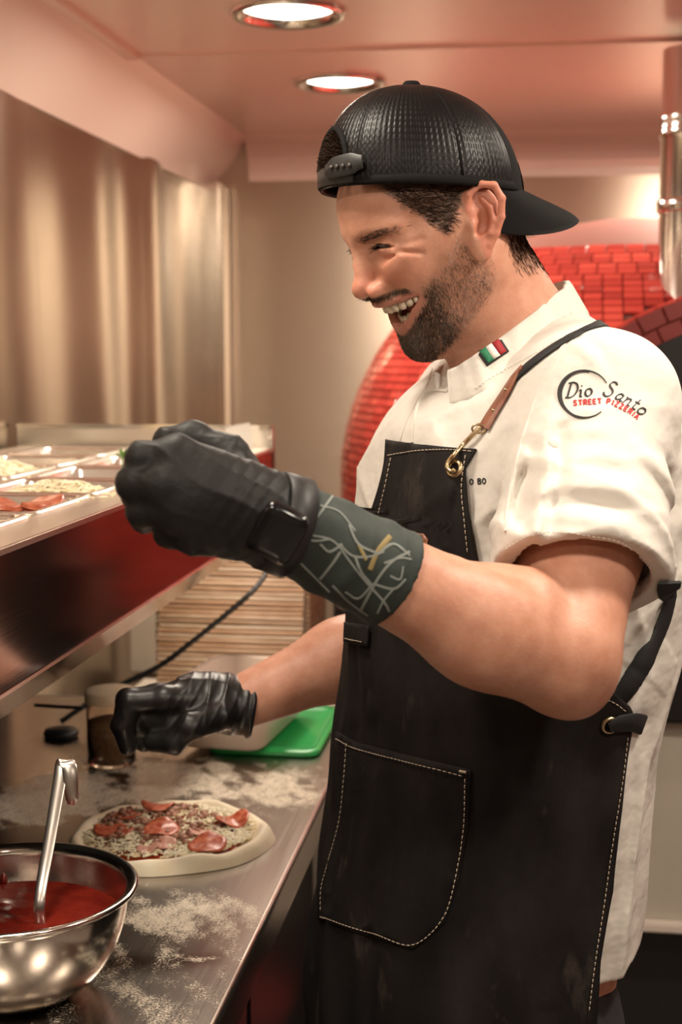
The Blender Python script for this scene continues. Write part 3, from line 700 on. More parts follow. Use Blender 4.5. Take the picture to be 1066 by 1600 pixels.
# front ring: radial bricks facing the aisle
nn = 34
for ring, (ra, rb) in enumerate(((VR-.056, VR-.030), (VR-.0285, VR))):
    for j in range(nn):
        a0, a1 = math.pi*(j+.5*ring)/nn-.1, math.pi*(j+.5*ring+.95)/nn-.1
        if a0 < -.05 or a1 > math.pi+.05: continue
        P4 = [(VX+r*math.cos(a), VY, VZ+r*math.sin(a)) for r, a in ((ra, a0), (rb, a0), (rb, a1), (ra, a1))]; tiles.append((np.array(P4), np.array([0, -1., 0])))
mb = MB()
nfr = 40; frp = []
for a in np.linspace(0, math.pi, nfr): frp += [(VX+(VR-.002)*math.cos(a), VZ+(VR-.002)*math.sin(a)), (VX+(VR-.056)*math.cos(a), VZ+(VR-.056)*math.sin(a))]
mb.add([(x, VY+.004, z) for x, z in frp]+[(x, VY+.024, z) for x, z in frp], [(2*i, 2*i+1, 2*i+3, 2*i+2) for i in range(nfr-1)]+[(2*i, 2*i+2, 2*nfr+2*i+2, 2*nfr+2*i) for i in range(nfr-1)]+[(2*i+1, 2*nfr+2*i+1, 2*nfr+2*i+3, 2*i+3) for i in range(nfr-1)])
mb.build('front_ring', MT['grout'], ov)
def wpix(p):
    u = p[0]*CY+p[1]*SY; d = -p[0]*SY+p[1]*CY; return proj(np.array([u, d, p[2]]))
def tile_mesh(P4, nv):
    t_ = .004; c_ = P4.mean(0); top_ = c_+(P4-c_)*.93+nv*t_
    top_ = top_; return np.vstack([P4-nv*.002, P4+nv*t_*.6, top_])
tf = [(0, 1, 5, 4), (1, 2, 6, 5), (2, 3, 7, 6), (3, 0, 4, 7), (4, 5, 9, 8), (5, 6, 10, 9), (6, 7, 11, 10), (7, 4, 8, 11), (8, 9, 10, 11)]
scored = []
for P4, nv in tiles:
    c_ = P4.mean(0); px = wpix(c_); vd = np.array([0, 0, CAM_H])-c_; face_ = np.dot(nv, vd)
    vis = face_ > 0 and 515 < px[0] < 1090 and 300 < px[1] < 1060
    hid = 650 < px[0] < 1040 and px[1] > 560 or (640 < px[0] < 835 and px[1] < 560)
    scored.append((0 if (vis and not hid) else 1, random.random(), P4, nv))
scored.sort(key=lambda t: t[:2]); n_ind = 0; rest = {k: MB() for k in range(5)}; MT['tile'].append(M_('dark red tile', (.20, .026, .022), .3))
for s_, _, P4, nv in scored:
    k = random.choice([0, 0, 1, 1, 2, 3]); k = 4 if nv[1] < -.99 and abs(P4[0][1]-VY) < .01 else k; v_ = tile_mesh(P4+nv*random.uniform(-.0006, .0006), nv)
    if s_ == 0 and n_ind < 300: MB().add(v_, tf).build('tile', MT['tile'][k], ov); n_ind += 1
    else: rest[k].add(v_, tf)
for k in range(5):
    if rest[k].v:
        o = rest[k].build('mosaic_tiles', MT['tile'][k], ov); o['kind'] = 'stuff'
print('TILES', len(tiles), 'front', sum(1 for t in scored if t[0] == 0))
# black arched front plate with opening
mb = MB(); RO = VR-.056; RI = .30; n = 48
V = []
for a in np.linspace(0, math.pi, n): V += [(VX+RO*math.cos(a), VY-.004, VZ+RO*math.sin(a)), (VX+RI*math.cos(a), VY-.004, VZ-.02+RI*math.sin(a)*.92)]
V += [(VX-RO, VY-.004, .94), (VX-RI, VY-.004, .94), (VX+RO, VY-.004, .94), (VX+RI, VY-.004, .94)]; k = 2*n
F = [(2*i, 2*i+2, 2*i+3, 2*i+1) for i in range(n-1)]+[(2*n-2, k, k+1, 2*n-1), (0, 1, k+3, k+2)]
Vb = [(x, y+.02, z) for x, y, z in V]; kk = len(V)
F += [tuple(q+kk for q in f[::-1]) for f in F[:]]+[(2*i+1, 2*i+3, kk+2*i+3, kk+2*i+1) for i in range(n-1)]+[(2*i+2, 2*i, kk+2*i, kk+2*i+2) for i in range(n-1)]
mb.add(V+Vb, F); mb.build('arch_plate', MT['blackmetal'], ov, auto=40)
mb = MB(); V = []
for a in np.linspace(0, math.pi, n): 
    for rr, yy in ((RI+.012, VY-.006), (RI-.004, VY-.012), (RI-.004, VY+.03)): V.append((VX+rr*math.cos(a), yy, VZ-.02+rr*math.sin(a)*.92))
mb.add(V, [(3*i+j, 3*i+3+j, 3*i+4+j, 3*i+1+j) for i in range(n-1) for j in range(2)]); mb.build('opening_rim', M_('orange rim', (.75, .10, .02), .4), ov, smooth=True)
MT['brick_in'] = varied('fire brick', (.35, .12, .06), (.5, .2, .1), 30, .8)
mb = MB(); V = []
for yy, rr in ((VY+.015, RI), (VY+.25, RI), (VY+.45, RI*.95), (VY+.5, .0)):
    for a in np.linspace(0, math.pi, n): V.append((VX+rr*math.cos(a), yy, VZ-.02+rr*math.sin(a)*.92-.0))
mb.add(V, [(i*n+j, i*n+j+1, (i+1)*n+j+1, (i+1)*n+j) for i in range(3) for j in range(n-1)]); mb.build('oven_chamber', MT['brick_in'], ov, smooth=True)
MB().box((VX-RI, VY, .99), (VX+RI, VY+.5, 1.0)).build('hearth', MT['brick_in'], ov)
fl_ = bpy.data.materials.new('flame'); fl_.use_nodes = True; q = fl_.node_tree.nodes['Principled BSDF']; q.inputs['Emission Color'].default_value = (1, .25, .04, 1); q.inputs['Emission Strength'].default_value = 6
mb = MB()
for k in range(7):
    x = VX-.22+k*.05; h = .12+.08*random.random(); mb.lathe([(.001, 0), (.028, .02), (.03, h*.4), (.012, h*.8), (.001, h)], (x, VY+.36+random.uniform(-.03, .03), 1.0), 12, 1, .7)
mb.build('flames', fl_, ov, smooth=True)
fl2 = bpy.data.lights.new('fire', 'POINT'); fl2.energy = 5; fl2.color = (1, .35, .1); fl2.shadow_soft_size = .08; fo = bpy.data.objects.new('fire', fl2); COL.objects.link(fo); fo.location = (VX-.05, VY+.2, 1.15)
# slab, cabinet, plinth
MB().box((-.15, VY-.05, .852), (1.05, 3.2, .94), bev=.006).build('oven_slab', MT['blackmetal'], ov, auto=40)
MB().lathe([(.0001, .94), (.64, .94), (.645, .935), (.645, .857), (.64, .852), (.0001, .852)], (OX, OY, 0), 72).build('oven_base_plate', MT['blackmetal'], ov, auto=40)
MB().box((-.14, VY-.01, .49), (1.0, 3.65, .852), bev=.003).build('cabinet_body', varied('pale cabinet', (.50, .45, .37), (.55, .5, .42), 4, .45), ov, auto=40)
MB().box((-.2, VY-.03, .475), (1.0, VY+.0, .492), bev=.003).build('cabinet_lip', MT['white_trim'], ov, auto=40)
MB().box((-.15, VY+.08, 0), (.95, 3.6, .49)).build('plinth', MT['black'], ov)
# flue
MT['flue'] = M_('flue steel', (.72, .66, .62), .16, 1)
fx, fy = .275, 2.70
MB().lathe([(.066, -.02), (.068, .0), (.060, .008), (.058, .012), (.058, .30), (.0605, .304), (.062, .312), (.0605, .318), (.0605, .330), (.062, .336), (.0605, .344), (.058, .35), (.058, CEIL-1.59)], (fx, fy, 1.56), 48).build('flue_pipe', MT['flue'], ov, smooth=True)
MB().lathe([(.0605, -.012), (.0635, -.008), (.0635, .008), (.0605, .012)], (fx, fy, 1.74), 48).build('pipe_clamp', MT['flue'], ov, auto=40)
# clutter under the counter end
MT['redpl'] = M_('red plastic', (.45, .02, .02), .35)
bk = empty('red_bucket', (-.22, 1.95, 0)); tag(bk, 'red plastic bucket in the dark gap behind the apron', 'bucket')
MB().lathe([(.0001, .004), (.09, .004), (.115, .26), (.12, .262), (.12, .27), (.112, .27), (.086, .01), (.0001, .01)], (-.2, 2.05, .2), 36).build('bucket_shell', MT['redpl'], bk, smooth=True)
MB().box((-.34, 1.92, .0), (-.08, 2.2, .2), bev=.004).build('bucket_crate', MT['black'], bk) if False else None
cr_ = empty('black_crate', (-.2, 2.05, 0)); tag(cr_, 'black crate on the floor under the red bucket', 'crate')
MB().box((-.335, 1.90, .0), (-.06, 2.2, .2), bev=.006).build('crate_body', MT['black'], cr_)
for k in range(4): MB().box((-.32, 1.892, .03+k*.042), (-.075, 1.899, .055+k*.042), bev=.002).build('crate_slat', MT['blackmetal'], cr_)
# ------------------------------------------------------------------ signed-distance modelling (numpy) for the figure
A3 = lambda *v: np.array(v, np.float32)
def smin(a, b, k):
    h = np.maximum(k-np.abs(a-b), 0)/k; return np.minimum(a, b)-h*h*k*.25
def smax(a, b, k): return -smin(-a, -b, k)
def sph(p, c, r): return np.linalg.norm(p-A3(*c), axis=1)-r
def ell(p, c, r):
    r = A3(*r); q = (p-A3(*c))/r; k = np.linalg.norm(q, axis=1); k2 = np.linalg.norm(q/r, axis=1)
    return k*(k-1)/np.maximum(k2, 1e-6)
def rc(p, a, b, ra, rb):
    a = A3(*a); b = A3(*b); ab = b-a; t = np.clip((p-a)@ab/np.dot(ab, ab), 0, 1)
    return np.linalg.norm(p-a-t[:, None]*ab, axis=1)-(ra+(rb-ra)*t)
def chain(p, pts, rs, k=.004):
    d = None
    for i in range(len(pts)-1):
        q = rc(p, pts[i], pts[i+1], rs[i], rs[i+1]); d = q if d is None else smin(d, q, k)
    return d
def sdf_mesh(fn, axes, mult=1.5, B=10):
    """surface nets on a rectilinear grid; evaluates only near the surface"""
    ax = [np.asarray(a, np.float32) for a in axes]; n = [len(a) for a in ax]
    V = np.full(n, 1.0, np.float32)
    bl = [np.arange(0, m, B) for m in n]
    cen = [np.array([(a[i]+a[min(i+B, m-1)])/2 for i in b], np.float32) for a, b, m in zip(ax, bl, n)]
    hal = [np.array([(a[min(i+B, m-1)]-a[i])/2 for i in b], np.float32) for a, b, m in zip(ax, bl, n)]
    G = np.stack(np.meshgrid(*cen, indexing='ij'), -1).reshape(-1, 3); Hh = np.linalg.norm(np.stack(np.meshgrid(*hal, indexing='ij'), -1).reshape(-1, 3), axis=1)
    d = fn(G); act = (np.abs(d) < Hh*mult+.006); sg = np.sign(d)
    nb = [len(b) for b in bl]; act = act.reshape(nb); sg = sg.reshape(nb)
    I = [np.minimum(np.arange(m)//B, nb_-1) for m, nb_ in zip(n, nb)]
    V *= sg[np.ix_(*I)]
    idx = np.argwhere(act[np.ix_(*I)]).astype(np.int32)
    for s in range(0, len(idx), 400000):
        q = idx[s:s+400000]; P_ = np.stack([ax[0][q[:, 0]], ax[1][q[:, 1]], ax[2][q[:, 2]]], -1)
        V[q[:, 0], q[:, 1], q[:, 2]] = fn(P_)
    ins = V < 0
    cnt = np.zeros([m-1 for m in n], np.int8)
    for a in (0, 1):
        for b in (0, 1):
            for c in (0, 1): cnt += ins[a:n[0]-1+a, b:n[1]-1+b, c:n[2]-1+c]
    cells = np.argwhere((cnt > 0) & (cnt < 8)); vid = np.full([m-1 for m in n], -1, np.int32); vid[tuple(cells.T)] = np.arange(len(cells))
    acc = np.zeros((len(cells), 3)); num = np.zeros(len(cells))
    cor = [(a, b, c) for a in (0, 1) for b in (0, 1) for c in (0, 1)]
    for i in range(8):
        for j in range(i+1, 8):
            if sum(abs(u-v) for u, v in zip(cor[i], cor[j])) != 1: continue
            ia = cells+np.array(cor[i]); ib = cells+np.array(cor[j]); va = V[tuple(ia.T)]; vb = V[tuple(ib.T)]
            m = (va < 0) != (vb < 0); t = va[m]/(va[m]-vb[m])
            pa = np.stack([ax[k][ia[m][:, k]] for k in range(3)], -1); pb = np.stack([ax[k][ib[m][:, k]] for k in range(3)], -1)
            acc[m] += pa+(pb-pa)*t[:, None]; num[m] += 1
    verts = acc/num[:, None]
    F = []
    for k in range(3):
        o = [(1, 2), (2, 0), (0, 1)][k]
        sl0 = [slice(None)]*3; sl1 = [slice(None)]*3; sl0[k] = slice(0, -1); sl1[k] = slice(1, None)
        a, b = ins[tuple(sl0)], ins[tuple(sl1)]; e = np.argwhere(a != b)
        e = e[(e[:, o[0]] > 0) & (e[:, o[1]] > 0) & (e[:, o[0]] < n[o[0]]-1) & (e[:, o[1]] < n[o[1]]-1)]
        d1 = np.zeros(3, int); d1[o[0]] = 1; d2 = np.zeros(3, int); d2[o[1]] = 1
        q = np.stack([vid[tuple((e-d1-d2).T)], vid[tuple((e-d2).T)], vid[tuple(e.T)], vid[tuple((e-d1).T)]], -1)
        fl = a[tuple(e.T)]; q[~fl] = q[~fl][:, ::-1]; F.append(q)
    F = np.concatenate(F); F = F[(F >= 0).all(1)]
    return verts, F
def axis_fine(lo, hi, h, flo=None, fhi=None, hf=None):
    if flo is None: return np.arange(lo, hi+h, h)
    return np.concatenate([np.arange(lo, flo, h), np.arange(flo, fhi, hf), np.arange(fhi, hi+h, h)])
def sines(p, seed, scale, octaves=3):
    """cheap smooth noise for cloth folds"""
    r = np.random.default_rng(seed); o = 0; a = 1; t = 0
    for k in range(octaves):
        for _ in range(3):
            v = r.normal(size=3); v /= np.linalg.norm(v); o = o+a*np.sin(p@(v*scale*2**k).astype(np.float32)+r.uniform(0, 6.28)); t += a*.7
        a *= .5
    return o/t
from mathutils.bvhtree import BVHTree
class Hit:
    """drops points that the photo shows onto a built mesh (world space)"""
    def __init__(s, *objs):
        vs_, fs_ = [], []
        for o in objs:
            n = len(vs_); vs_ += [v.co[:] for v in o.data.vertices]; fs_ += [[i+n for i in p.vertices] for p in o.data.polygons]
        s.t = BVHTree.FromPolygons(vs_, fs_)
    def px(s, x, y, off=0., skip=0.):
        o = np.array([0, 0, CAM_H]); d = W(C(x, y, 1.))-o; d /= np.linalg.norm(d)
        loc, nrm, i, t = s.t.ray_cast(Vector(o+d*skip), Vector(d))
        if loc is None: return None, None
        nrm = np.array(nrm); 
        if np.dot(nrm, d) > 0: nrm = -nrm
        return np.array(loc)+nrm*off, nrm
    def line(s, pts, off=0., n=8):
        out, nn = [], []
        for x, y in cr(pts, n):
            q, m = s.px(x, y, off)
            if q is not None: out.append(q); nn.append(m)
        return np.array(out), np.array(nn)
def ribbon(pts, nrm, wd, name, mat, parent, th=.0008, taper=None):
    pts = np.asarray(pts); t = np.gradient(pts, axis=0); t /= np.linalg.norm(t, axis=1)[:, None]+1e-9
    # smooth the normals
    nrm = np.asarray(nrm).copy()
    for _ in range(2): nrm[1:-1] = (nrm[1:-1]*2+nrm[2:]+nrm[:-2])/4
    wd = np.full(len(pts), wd) if np.isscalar(wd) else np.interp(np.linspace(0, 1, len(pts)), np.linspace(0, 1, len(wd)), wd)
    V = []
    for p_, a, m, w_ in zip(pts, t, nrm, wd):
        sd = np.cross(a, m); sd /= np.linalg.norm(sd)+1e-9
        for u_, v_ in ((-1, 0), (-.85, 1), (.85, 1), (1, 0), (.85, -1), (-.85, -1)): V.append(p_+sd*u_*w_/2+m*v_*th/2)
    n = len(pts); f = [(i*6+j, i*6+(j+1) % 6, (i+1)*6+(j+1) % 6, (i+1)*6+j) for i in range(n-1) for j in range(6)]+[tuple(range(6)), tuple((n-1)*6+j for j in range(6))]
    if name is None: return V, f
    return MB().add(V, f).build(name, mat, parent, auto=60)
# ------------------------------------------------------------------ the chef: head pose
hy, hp = math.radians(22), math.radians(23)
Bm = np.array([[-1, 0, 0], [0, -1, 0], [0, 0, 1.]])
Rz_ = np.array([[math.cos(hy), -math.sin(hy), 0], [math.sin(hy), math.cos(hy), 0], [0, 0, 1]])
Ry_ = np.array([[math.cos(hp), 0, math.sin(hp)], [0, 1, 0], [-math.sin(hp), 0, math.cos(hp)]])
HR = Bm @ Rz_ @ Ry_; HO = np.array([.0979, 1.3668, 1.5977])
def hl(p): return (p-HO.astype(np.float32)) @ HR.astype(np.float32)      # man space -> head space (forward, left, up)
def hw(p): return np.asarray(p) @ HR.T + HO                              # head space -> man space
MW = .0380
def zu(y): return -.0462+.0010*(y/MW)**2
def zl(y): return -.0715+.0255*np.abs(y/MW)**1.9
def head_sdf(q):
    x, y, z = q[:, 0], q[:, 1], q[:, 2]; s = q.copy(); s[:, 1] = np.abs(y); ay = s[:, 1]
    d = ell(s, (-.002, 0, .024), (.085, .072, .078))
    d = smin(d, ell(s, (.028, 0, .036), (.067, .062, .056)), .02)
    d = smin(d, ell(s, (.028, 0, -.018), (.059, .060, .060)), .02)
    d = smin(d, ell(s, (.056, 0, -.050), (.036, .032, .028)), .014)
    d = smin(d, ell(s, (.058, 0, -.094), (.0205, .023, .0180)), .016)
    d = smin(d, rc(s, (.002, .049, -.046), (.055, .014, -.093), .017, .015), .02)
    d = smin(d, ell(s, (.012, .044, -.026), (.036, .0215, .036)), .02)
    d = smin(d, ell(s, (.028, 0, -.070), (.045, .042, .028)), .02)
    d = smin(d, sph(s, (.0655, .035, -.017), .0205), .014)
    d = smin(d, rc(s, (.066, .045, -.004), (.010, .061, .003), .009, .010), .022)
    d = smin(d, rc(s, (.0855, .008, .0225), (.070, .047, .0225), .009, .0075), .012)
    d = smax(d, -ell(s, (.1015, .0305, .008), (.021, .0175, .0105)), .012)
    d = smin(d, ell(s, (.0720, .0315, .0065), (.0130, .0150, .0110)), .006)
    # creases: crow's feet, under-eye fold, smile fold
    for a, b, r in (((.0748, .0560, .011), (.0590, .0625, .017), .0010), ((.0750, .0560, .0050), (.0560, .0645, .003), .0011), ((.0772, .0540, .000), (.0600, .0620, -.009), .0010), ((.0890, .0270, -.0055), (.0790, .0480, -.0030), .0016), ((.0860, .0180, .0150), (.0790, .0440, .0160), .0016)):
        d = smax(d, -rc(s, a, b, r, r*.3), .005)
    d = smax(d, -rc(s, (.0925, .0215, -.0290), (.0765, .0420, -.0500), .0022, .0018), .009)
    # eye slit
    zc = .0062+.0022*(1-((ay-.0305)/.014)**2)
    sl = np.maximum(np.maximum(np.abs(z-zc)-.0021*np.clip(1-((ay-.0325)/.0175)**2, 0, 1), np.abs(ay-.0325)-.0172), .070-x)
    d = smax(d, -sl, .001)
    # nose
    nz = rc(s, (.0880, 0, .0130), (.0985, 0, -.0205), .0070, .0088)
    nz = smin(nz, sph(s, (.1030, 0, -.0245), .0088), .006)
    nz = smin(nz, ell(s, (.0935, .0125, -.0300), (.0095, .0065, .0070)), .005)
    d = smin(d, nz, .010)
    d = smax(d, -ell(s, (.0985, .0062, -.0370), (.0055, .0032, .0045)), .002)
    # mouth opening and lips
    cav = np.maximum(np.maximum(z-zu(ay), zl(ay)-z), np.maximum(ay-MW, .046-x))
    d = smax(d, -cav, .002)
    up = [(.0915, 0, -.0438), (.0890, .012, -.0436), (.0790, .026, -.0432), (.0600, .0385, -.0450)]
    lo = [(.0765, 0, -.0745), (.0745, .012, -.0715), (.0690, .026, -.0600), (.0600, .0385, -.0462)]
    d = smin(d, chain(s, up, (.0030, .0028, .0024, .0016), .004), .004)
    d = smin(d, chain(s, lo, (.0046, .0042, .0032, .0016), .004), .004)
    # ear
    a = A3(-.32, 0, .947); b = A3(-.90, .36, -.30); b = b/np.linalg.norm(b); nn = np.cross(a, b); nn /= np.linalg.norm(nn)
    if nn[1] < 0: nn = -nn
    E0 = A3(.0005, .0780, -.004); v = s-E0; e = np.stack([(v@b)/1.08, (v@a)/1.03, v@nn], -1).astype(np.float32)
    hel = [(-.006, .001, .0), (-.0125, .012, .001), (-.011, .024, .003), (-.001, .0325, .004), (.0105, .0305, .005), (.0165, .019, .005), (.0155, .003, .004), (.0105, -.011, .003), (.0045, -.020, .002)]
    er = ell(e, (.002, .004, -.003), (.0145, .026, .0035))
    er = smin(er, ell(e, (-.002, -.024, .001), (.0085, .0105, .0045)), .006)
    er = smin(er, ell(e, (-.007, -.006, -.004), (.008, .020, .008)), .008)
    er = smax(er, -ell(e, (-.001, -.002, .0045), (.0085, .0115, .0082)), .003)
    er = smin(er, chain(e, hel, (.0024, .0028, .0031, .0033, .0033, .0032, .0030, .0030, .0034), .002), .003)
    er = smin(er, chain(e, [(.000, .020, .002), (.0065, .012, .003), (.0085, .001, .003), (.005, -.010, .003), (-.001, -.0135, .002)], (.0020, .0026, .0028, .0027, .0026), .002), .003)
    er = smin(er, ell(e, (-.0095, -.003, .003), (.0035, .0055, .0035)), .003)
    d = smin(d, er, .005)
    return d
# joints in man space
SHL, ELL_, WRL = C(938, 640, 1.24), C(876, 1036, 1.085), C(452, 822, 1.00)
SHR, ELR, WRR = C(740, 640, 1.56), C(640, 985, 1.60), C(372, 1100, 1.53)
NKT, NKB = hw((-.014, 0, -.030)), C(828, 555, 1.40)
AY = math.radians(20); FD = np.array([-math.cos(AY), -math.sin(AY), 0]); LD = np.array([math.sin(AY), -math.cos(AY), 0])
# torso sections: height, front px, back px (as the photo shows them), half breadth
SEC = [(.60, 520, 975, .175), (.81, 508, 972, .180), (.936, 527, 994, .180), (1.063, 549, 1004, .178), (1.127, 560, 1016, .178), (1.19, 564, 1038, .186), (1.32, 578, 1053, .200), (1.38, 592, 1046, .198), (1.425, 625, 1000, .170), (1.46, 690, 950, .115)]
zz = []; cu_ = []; af_ = []; bl_ = []
for z, x0, x1, b in SEC:
    u0, u1 = (x0-533)/F_PX*1.40, (x1-533)/F_PX*1.40; h = (u1-u0)/2
    zz.append(z); cu_.append((u0+u1)/2); bl_.append(b); af_.append(math.sqrt(max(h*h-(b*math.sin(AY))**2, .002))/math.cos(AY))
TD = 1.40
zf = np.linspace(zz[0], zz[-1], 200)
def smooth_tab(v):
    q = np.interp(zf, zz, v)
    for _ in range(60): q[1:-1] = (q[1:-1]*2+q[2:]+q[:-2])/4
    return q
CU, AF, BL = smooth_tab(cu_), smooth_tab(af_), smooth_tab(bl_)
EXP = 2.35
def torso_sdf(p, grow=0.):
    z = p[:, 2]; cu = np.interp(z, zf, CU); a = np.interp(z, zf, AF)+grow; b = np.interp(z, zf, BL)+grow
    x = (p[:, 0]-cu); y = p[:, 1]-TD
    f = x*FD[0]+y*FD[1]; l = x*LD[0]+y*LD[1]
    k = (np.abs(f/a)**EXP+np.abs(l/b)**EXP)**(1/EXP); r = np.sqrt(f*f+l*l)
    return np.where(k > 1e-3, r*(1-1/np.maximum(k, 1e-3)), -np.minimum(a, b)).astype(np.float32)
def body_sdf(p):
    p = p.astype(np.float32)
    d = np.full(len(p), 1., np.float32)
    q = hl(p); near = np.linalg.norm(q, axis=1) < .22
    hd = np.linalg.norm(q, axis=1)-.12; hd[near] = head_sdf(q[near]); d = hd
    nk = rc(p, NKT, NKB, .052, .056); nk = smin(nk, rc(p, hw((.018, 0, -.062)), C(800, 575, 1.38), .034, .045), .03)
    d = smin(d, nk, .020)
    # inner torso, closed at the hips
    t = np.maximum(np.maximum(torso_sdf(p, -.014), p[:, 2]-1.455), .83-p[:, 2])
    t = smin(t, rc(p, NKB+np.array([0, 0, -.055]), SHL, .036, .050), .04); t = smin(t, rc(p, NKB, SHR, .055, .052), .05)
    d = smin(d, t, .02)
    # left arm: shoulder - elbow - forearm - wrist
    mid = SHL*.45+ELL_*.55
    fa = ELL_*.70+WRL*.30+np.array([.0, 0, -.002])
    arm = rc(p, SHL, mid, .052, .050); arm = smin(arm, rc(p, mid, ELL_+np.array([.004, 0, .012]), .050, .043), .02)
    arm = smin(arm, rc(p, ELL_+np.array([-.004, 0, .006]), fa, .0450, .0405), .012)
    arm = smin(arm, rc(p, fa, WRL, .0405, .028), .03)
    arm = smin(arm, ell(p, ELL_+np.array([.012, .01, -.012]), (.030, .030, .034)), .02)    # elbow point
    arm = smin(arm, rc(p, ELL_+np.array([-.03, -.01, .052]), ELL_*.55+WRL*.45+np.array([0, -.004, .006]), .024, .018), .02)   # forearm muscle
    arm = smax(arm, -rc(p, ELL_+np.array([-.062, -.03, .092]), ELL_+np.array([-.010, -.045, .070]), .006, .002), .022)
    d = smin(d, arm, .012)
    ra = rc(p, SHR, ELR, .050, .042); ra = smin(ra, rc(p, ELR, ELR*.6+WRR*.4, .042, .040), .02); ra = smin(ra, rc(p, ELR*.6+WRR*.4, WRR, .042, .030), .03)
    d = smin(d, ra, .012)
    return d
axs = [axis_fine(-.14, .36, .0045, -.035, .215, .0014), axis_fine(.95, 1.70, .0045, 1.27, 1.475, .0015), axis_fine(.80, 1.76, .0045, 1.44, 1.745, .0014)]
bv, bf = sdf_mesh(body_sdf, axs)
print('body verts', len(bv))
HQ = hl(bv.astype(np.float32))
def ss(a, b, x): t = np.clip((x-a)/(b-a), 0, 1); return t*t*(3-2*t)
def beard_density(q):
    x, ay, z = q[:, 0], np.abs(q[:, 1]), q[:, 2]
    line = np.interp(x, [-.02, .005, .022, .040, .056, .068, .080], [-.030, .010, .004, -.012, -.030, -.044, -.062])
    full = ss(-.004, .018, line-z)*ss(-.022, .004, x+.35*(z+.05)*-1)*ss(-.128, -.108, z)
    full *= ss(-.014, .0, z-(-.058-.72*x))
    full *= ss(-.004, .012, x)
    dens = full*(.34+.66*ss(.040, .062, x+.25*(-.06-z)))
    mo = ss(-.0325, -.0365, z)*ss(-.0465, -.0435, z)*ss(.050, .060, x)*(ay < .040)*1.0
    side = ss(.028, .010, x)*ss(-.006, .006, x)*ss(-.03, -.01, z)*ss(.045, .055, ay)*.7*(z < .03)
    d = np.maximum(np.maximum(dens, mo), side)
    lips = np.minimum(np.abs(z-zu(ay)), np.abs(z-zl(ay)))
    lipz = (z < zu(ay)+.006) & (z > zl(ay)-.007) & (ay < MW+.003) & (x > .05)
    lipmask = ss(.0085, .0045, np.where(z > (zu(ay)+zl(ay))/2, np.abs(z-zu(ay)), np.abs(zl(ay)-z)*.8))*(ay < MW+.002)*(x > .055)
    return d*(1-lipmask)*ss(.0745, .0705, ay), lipmask
def hair_density(q):
    x, ay, z = q[:, 0], np.abs(q[:, 1]), q[:, 2]
    # temple wedge above and in front of the ear, then the nape behind it
    edge = np.interp(z, [-.014, .000, .020, .035, .05, .07], [.020, .037, .048, .058, .066, .074])
    t = ss(.004, -.004, x-edge)*ss(-.016, -.004, z)*(ay > .03)*ss(-.002, .006, x)
    xr = np.interp(z, [-.004, .0, .012, .026, .03], [.036, .033, .020, .002, -.02]); t = t*ss(-.003, .003, x-xr)
    t = np.maximum(t, ss(.024, .034, z)*ss(.004, -.004, x-edge))
    nape = ss(-.022, -.034, x)*ss(-.084, -.050, z-.25*(x+.08))
    return np.clip(np.maximum(t, nape*.8), 0, 1)*np.where((x > -.036) & (x < .03), ss(.0755, .0715, ay), 1)
isf = np.linalg.norm(HQ, axis=1) < .17
bd, lm = beard_density(HQ); hd_ = hair_density(HQ); bd = bd*isf; lm = lm*isf; hd_ = hd_*isf
hairline_ok = isf
SK = M_('skin', (.63, .345, .235), .47, 0, Subsurface_Weight=.12, Subsurface_Scale=.006, Subsurface_Radius=(1, .35, .2), Specular_IOR_Level=.42)
nse = noise_(SK, 55, 5); ramp_(SK, nse.outputs['Fac'], [(.35, (.55, .27, .175)), (.65, (.65, .35, .24))])
n2 = noise_(SK, 420, 3); bump_(SK, n2.outputs['Fac'], .22, .0012)
attr_mix(SK, 'flush', (.60, .17, .11)); attr_mix(SK, 'hairy', (.11, .062, .042)); attr_mix(SK, 'lip', (.44, .17, .125))
person = mesh('person', bv, bf, SK, world=False)
tag(person, 'smiling bearded man in backwards black cap, white chef jacket and dark apron, sprinkling topping', 'person')
x, ay, z = HQ[:, 0], np.abs(HQ[:, 1]), HQ[:, 2]
flush = isf*(.35*np.exp(-((x-.105)**2+(z+.024)**2)/.014**2)+.38*np.exp(-((x-.074)**2+(ay-.040)**2+(z+.015)**2)/.020**2)+.42*(ss(.070, .078, ay)*(x < .012)*(x > -.03))+.12)
inside = isf*ss(.0, .006, np.minimum(zu(ay)-z, z-zl(ay))+.002)*(ay < MW)*(x > .045)*(x < .078)
bb_noise = sines(HQ, 4, 260, 3)
set_attr(person, 'flush', np.clip(flush+.12*(~isf), 0, 1)); set_attr(person, 'hairy', np.clip(bd*(.44+.14*bb_noise)+hd_*.88, 0, 1)); set_attr(person, 'lip', np.clip(lm*.75, 0, 1))

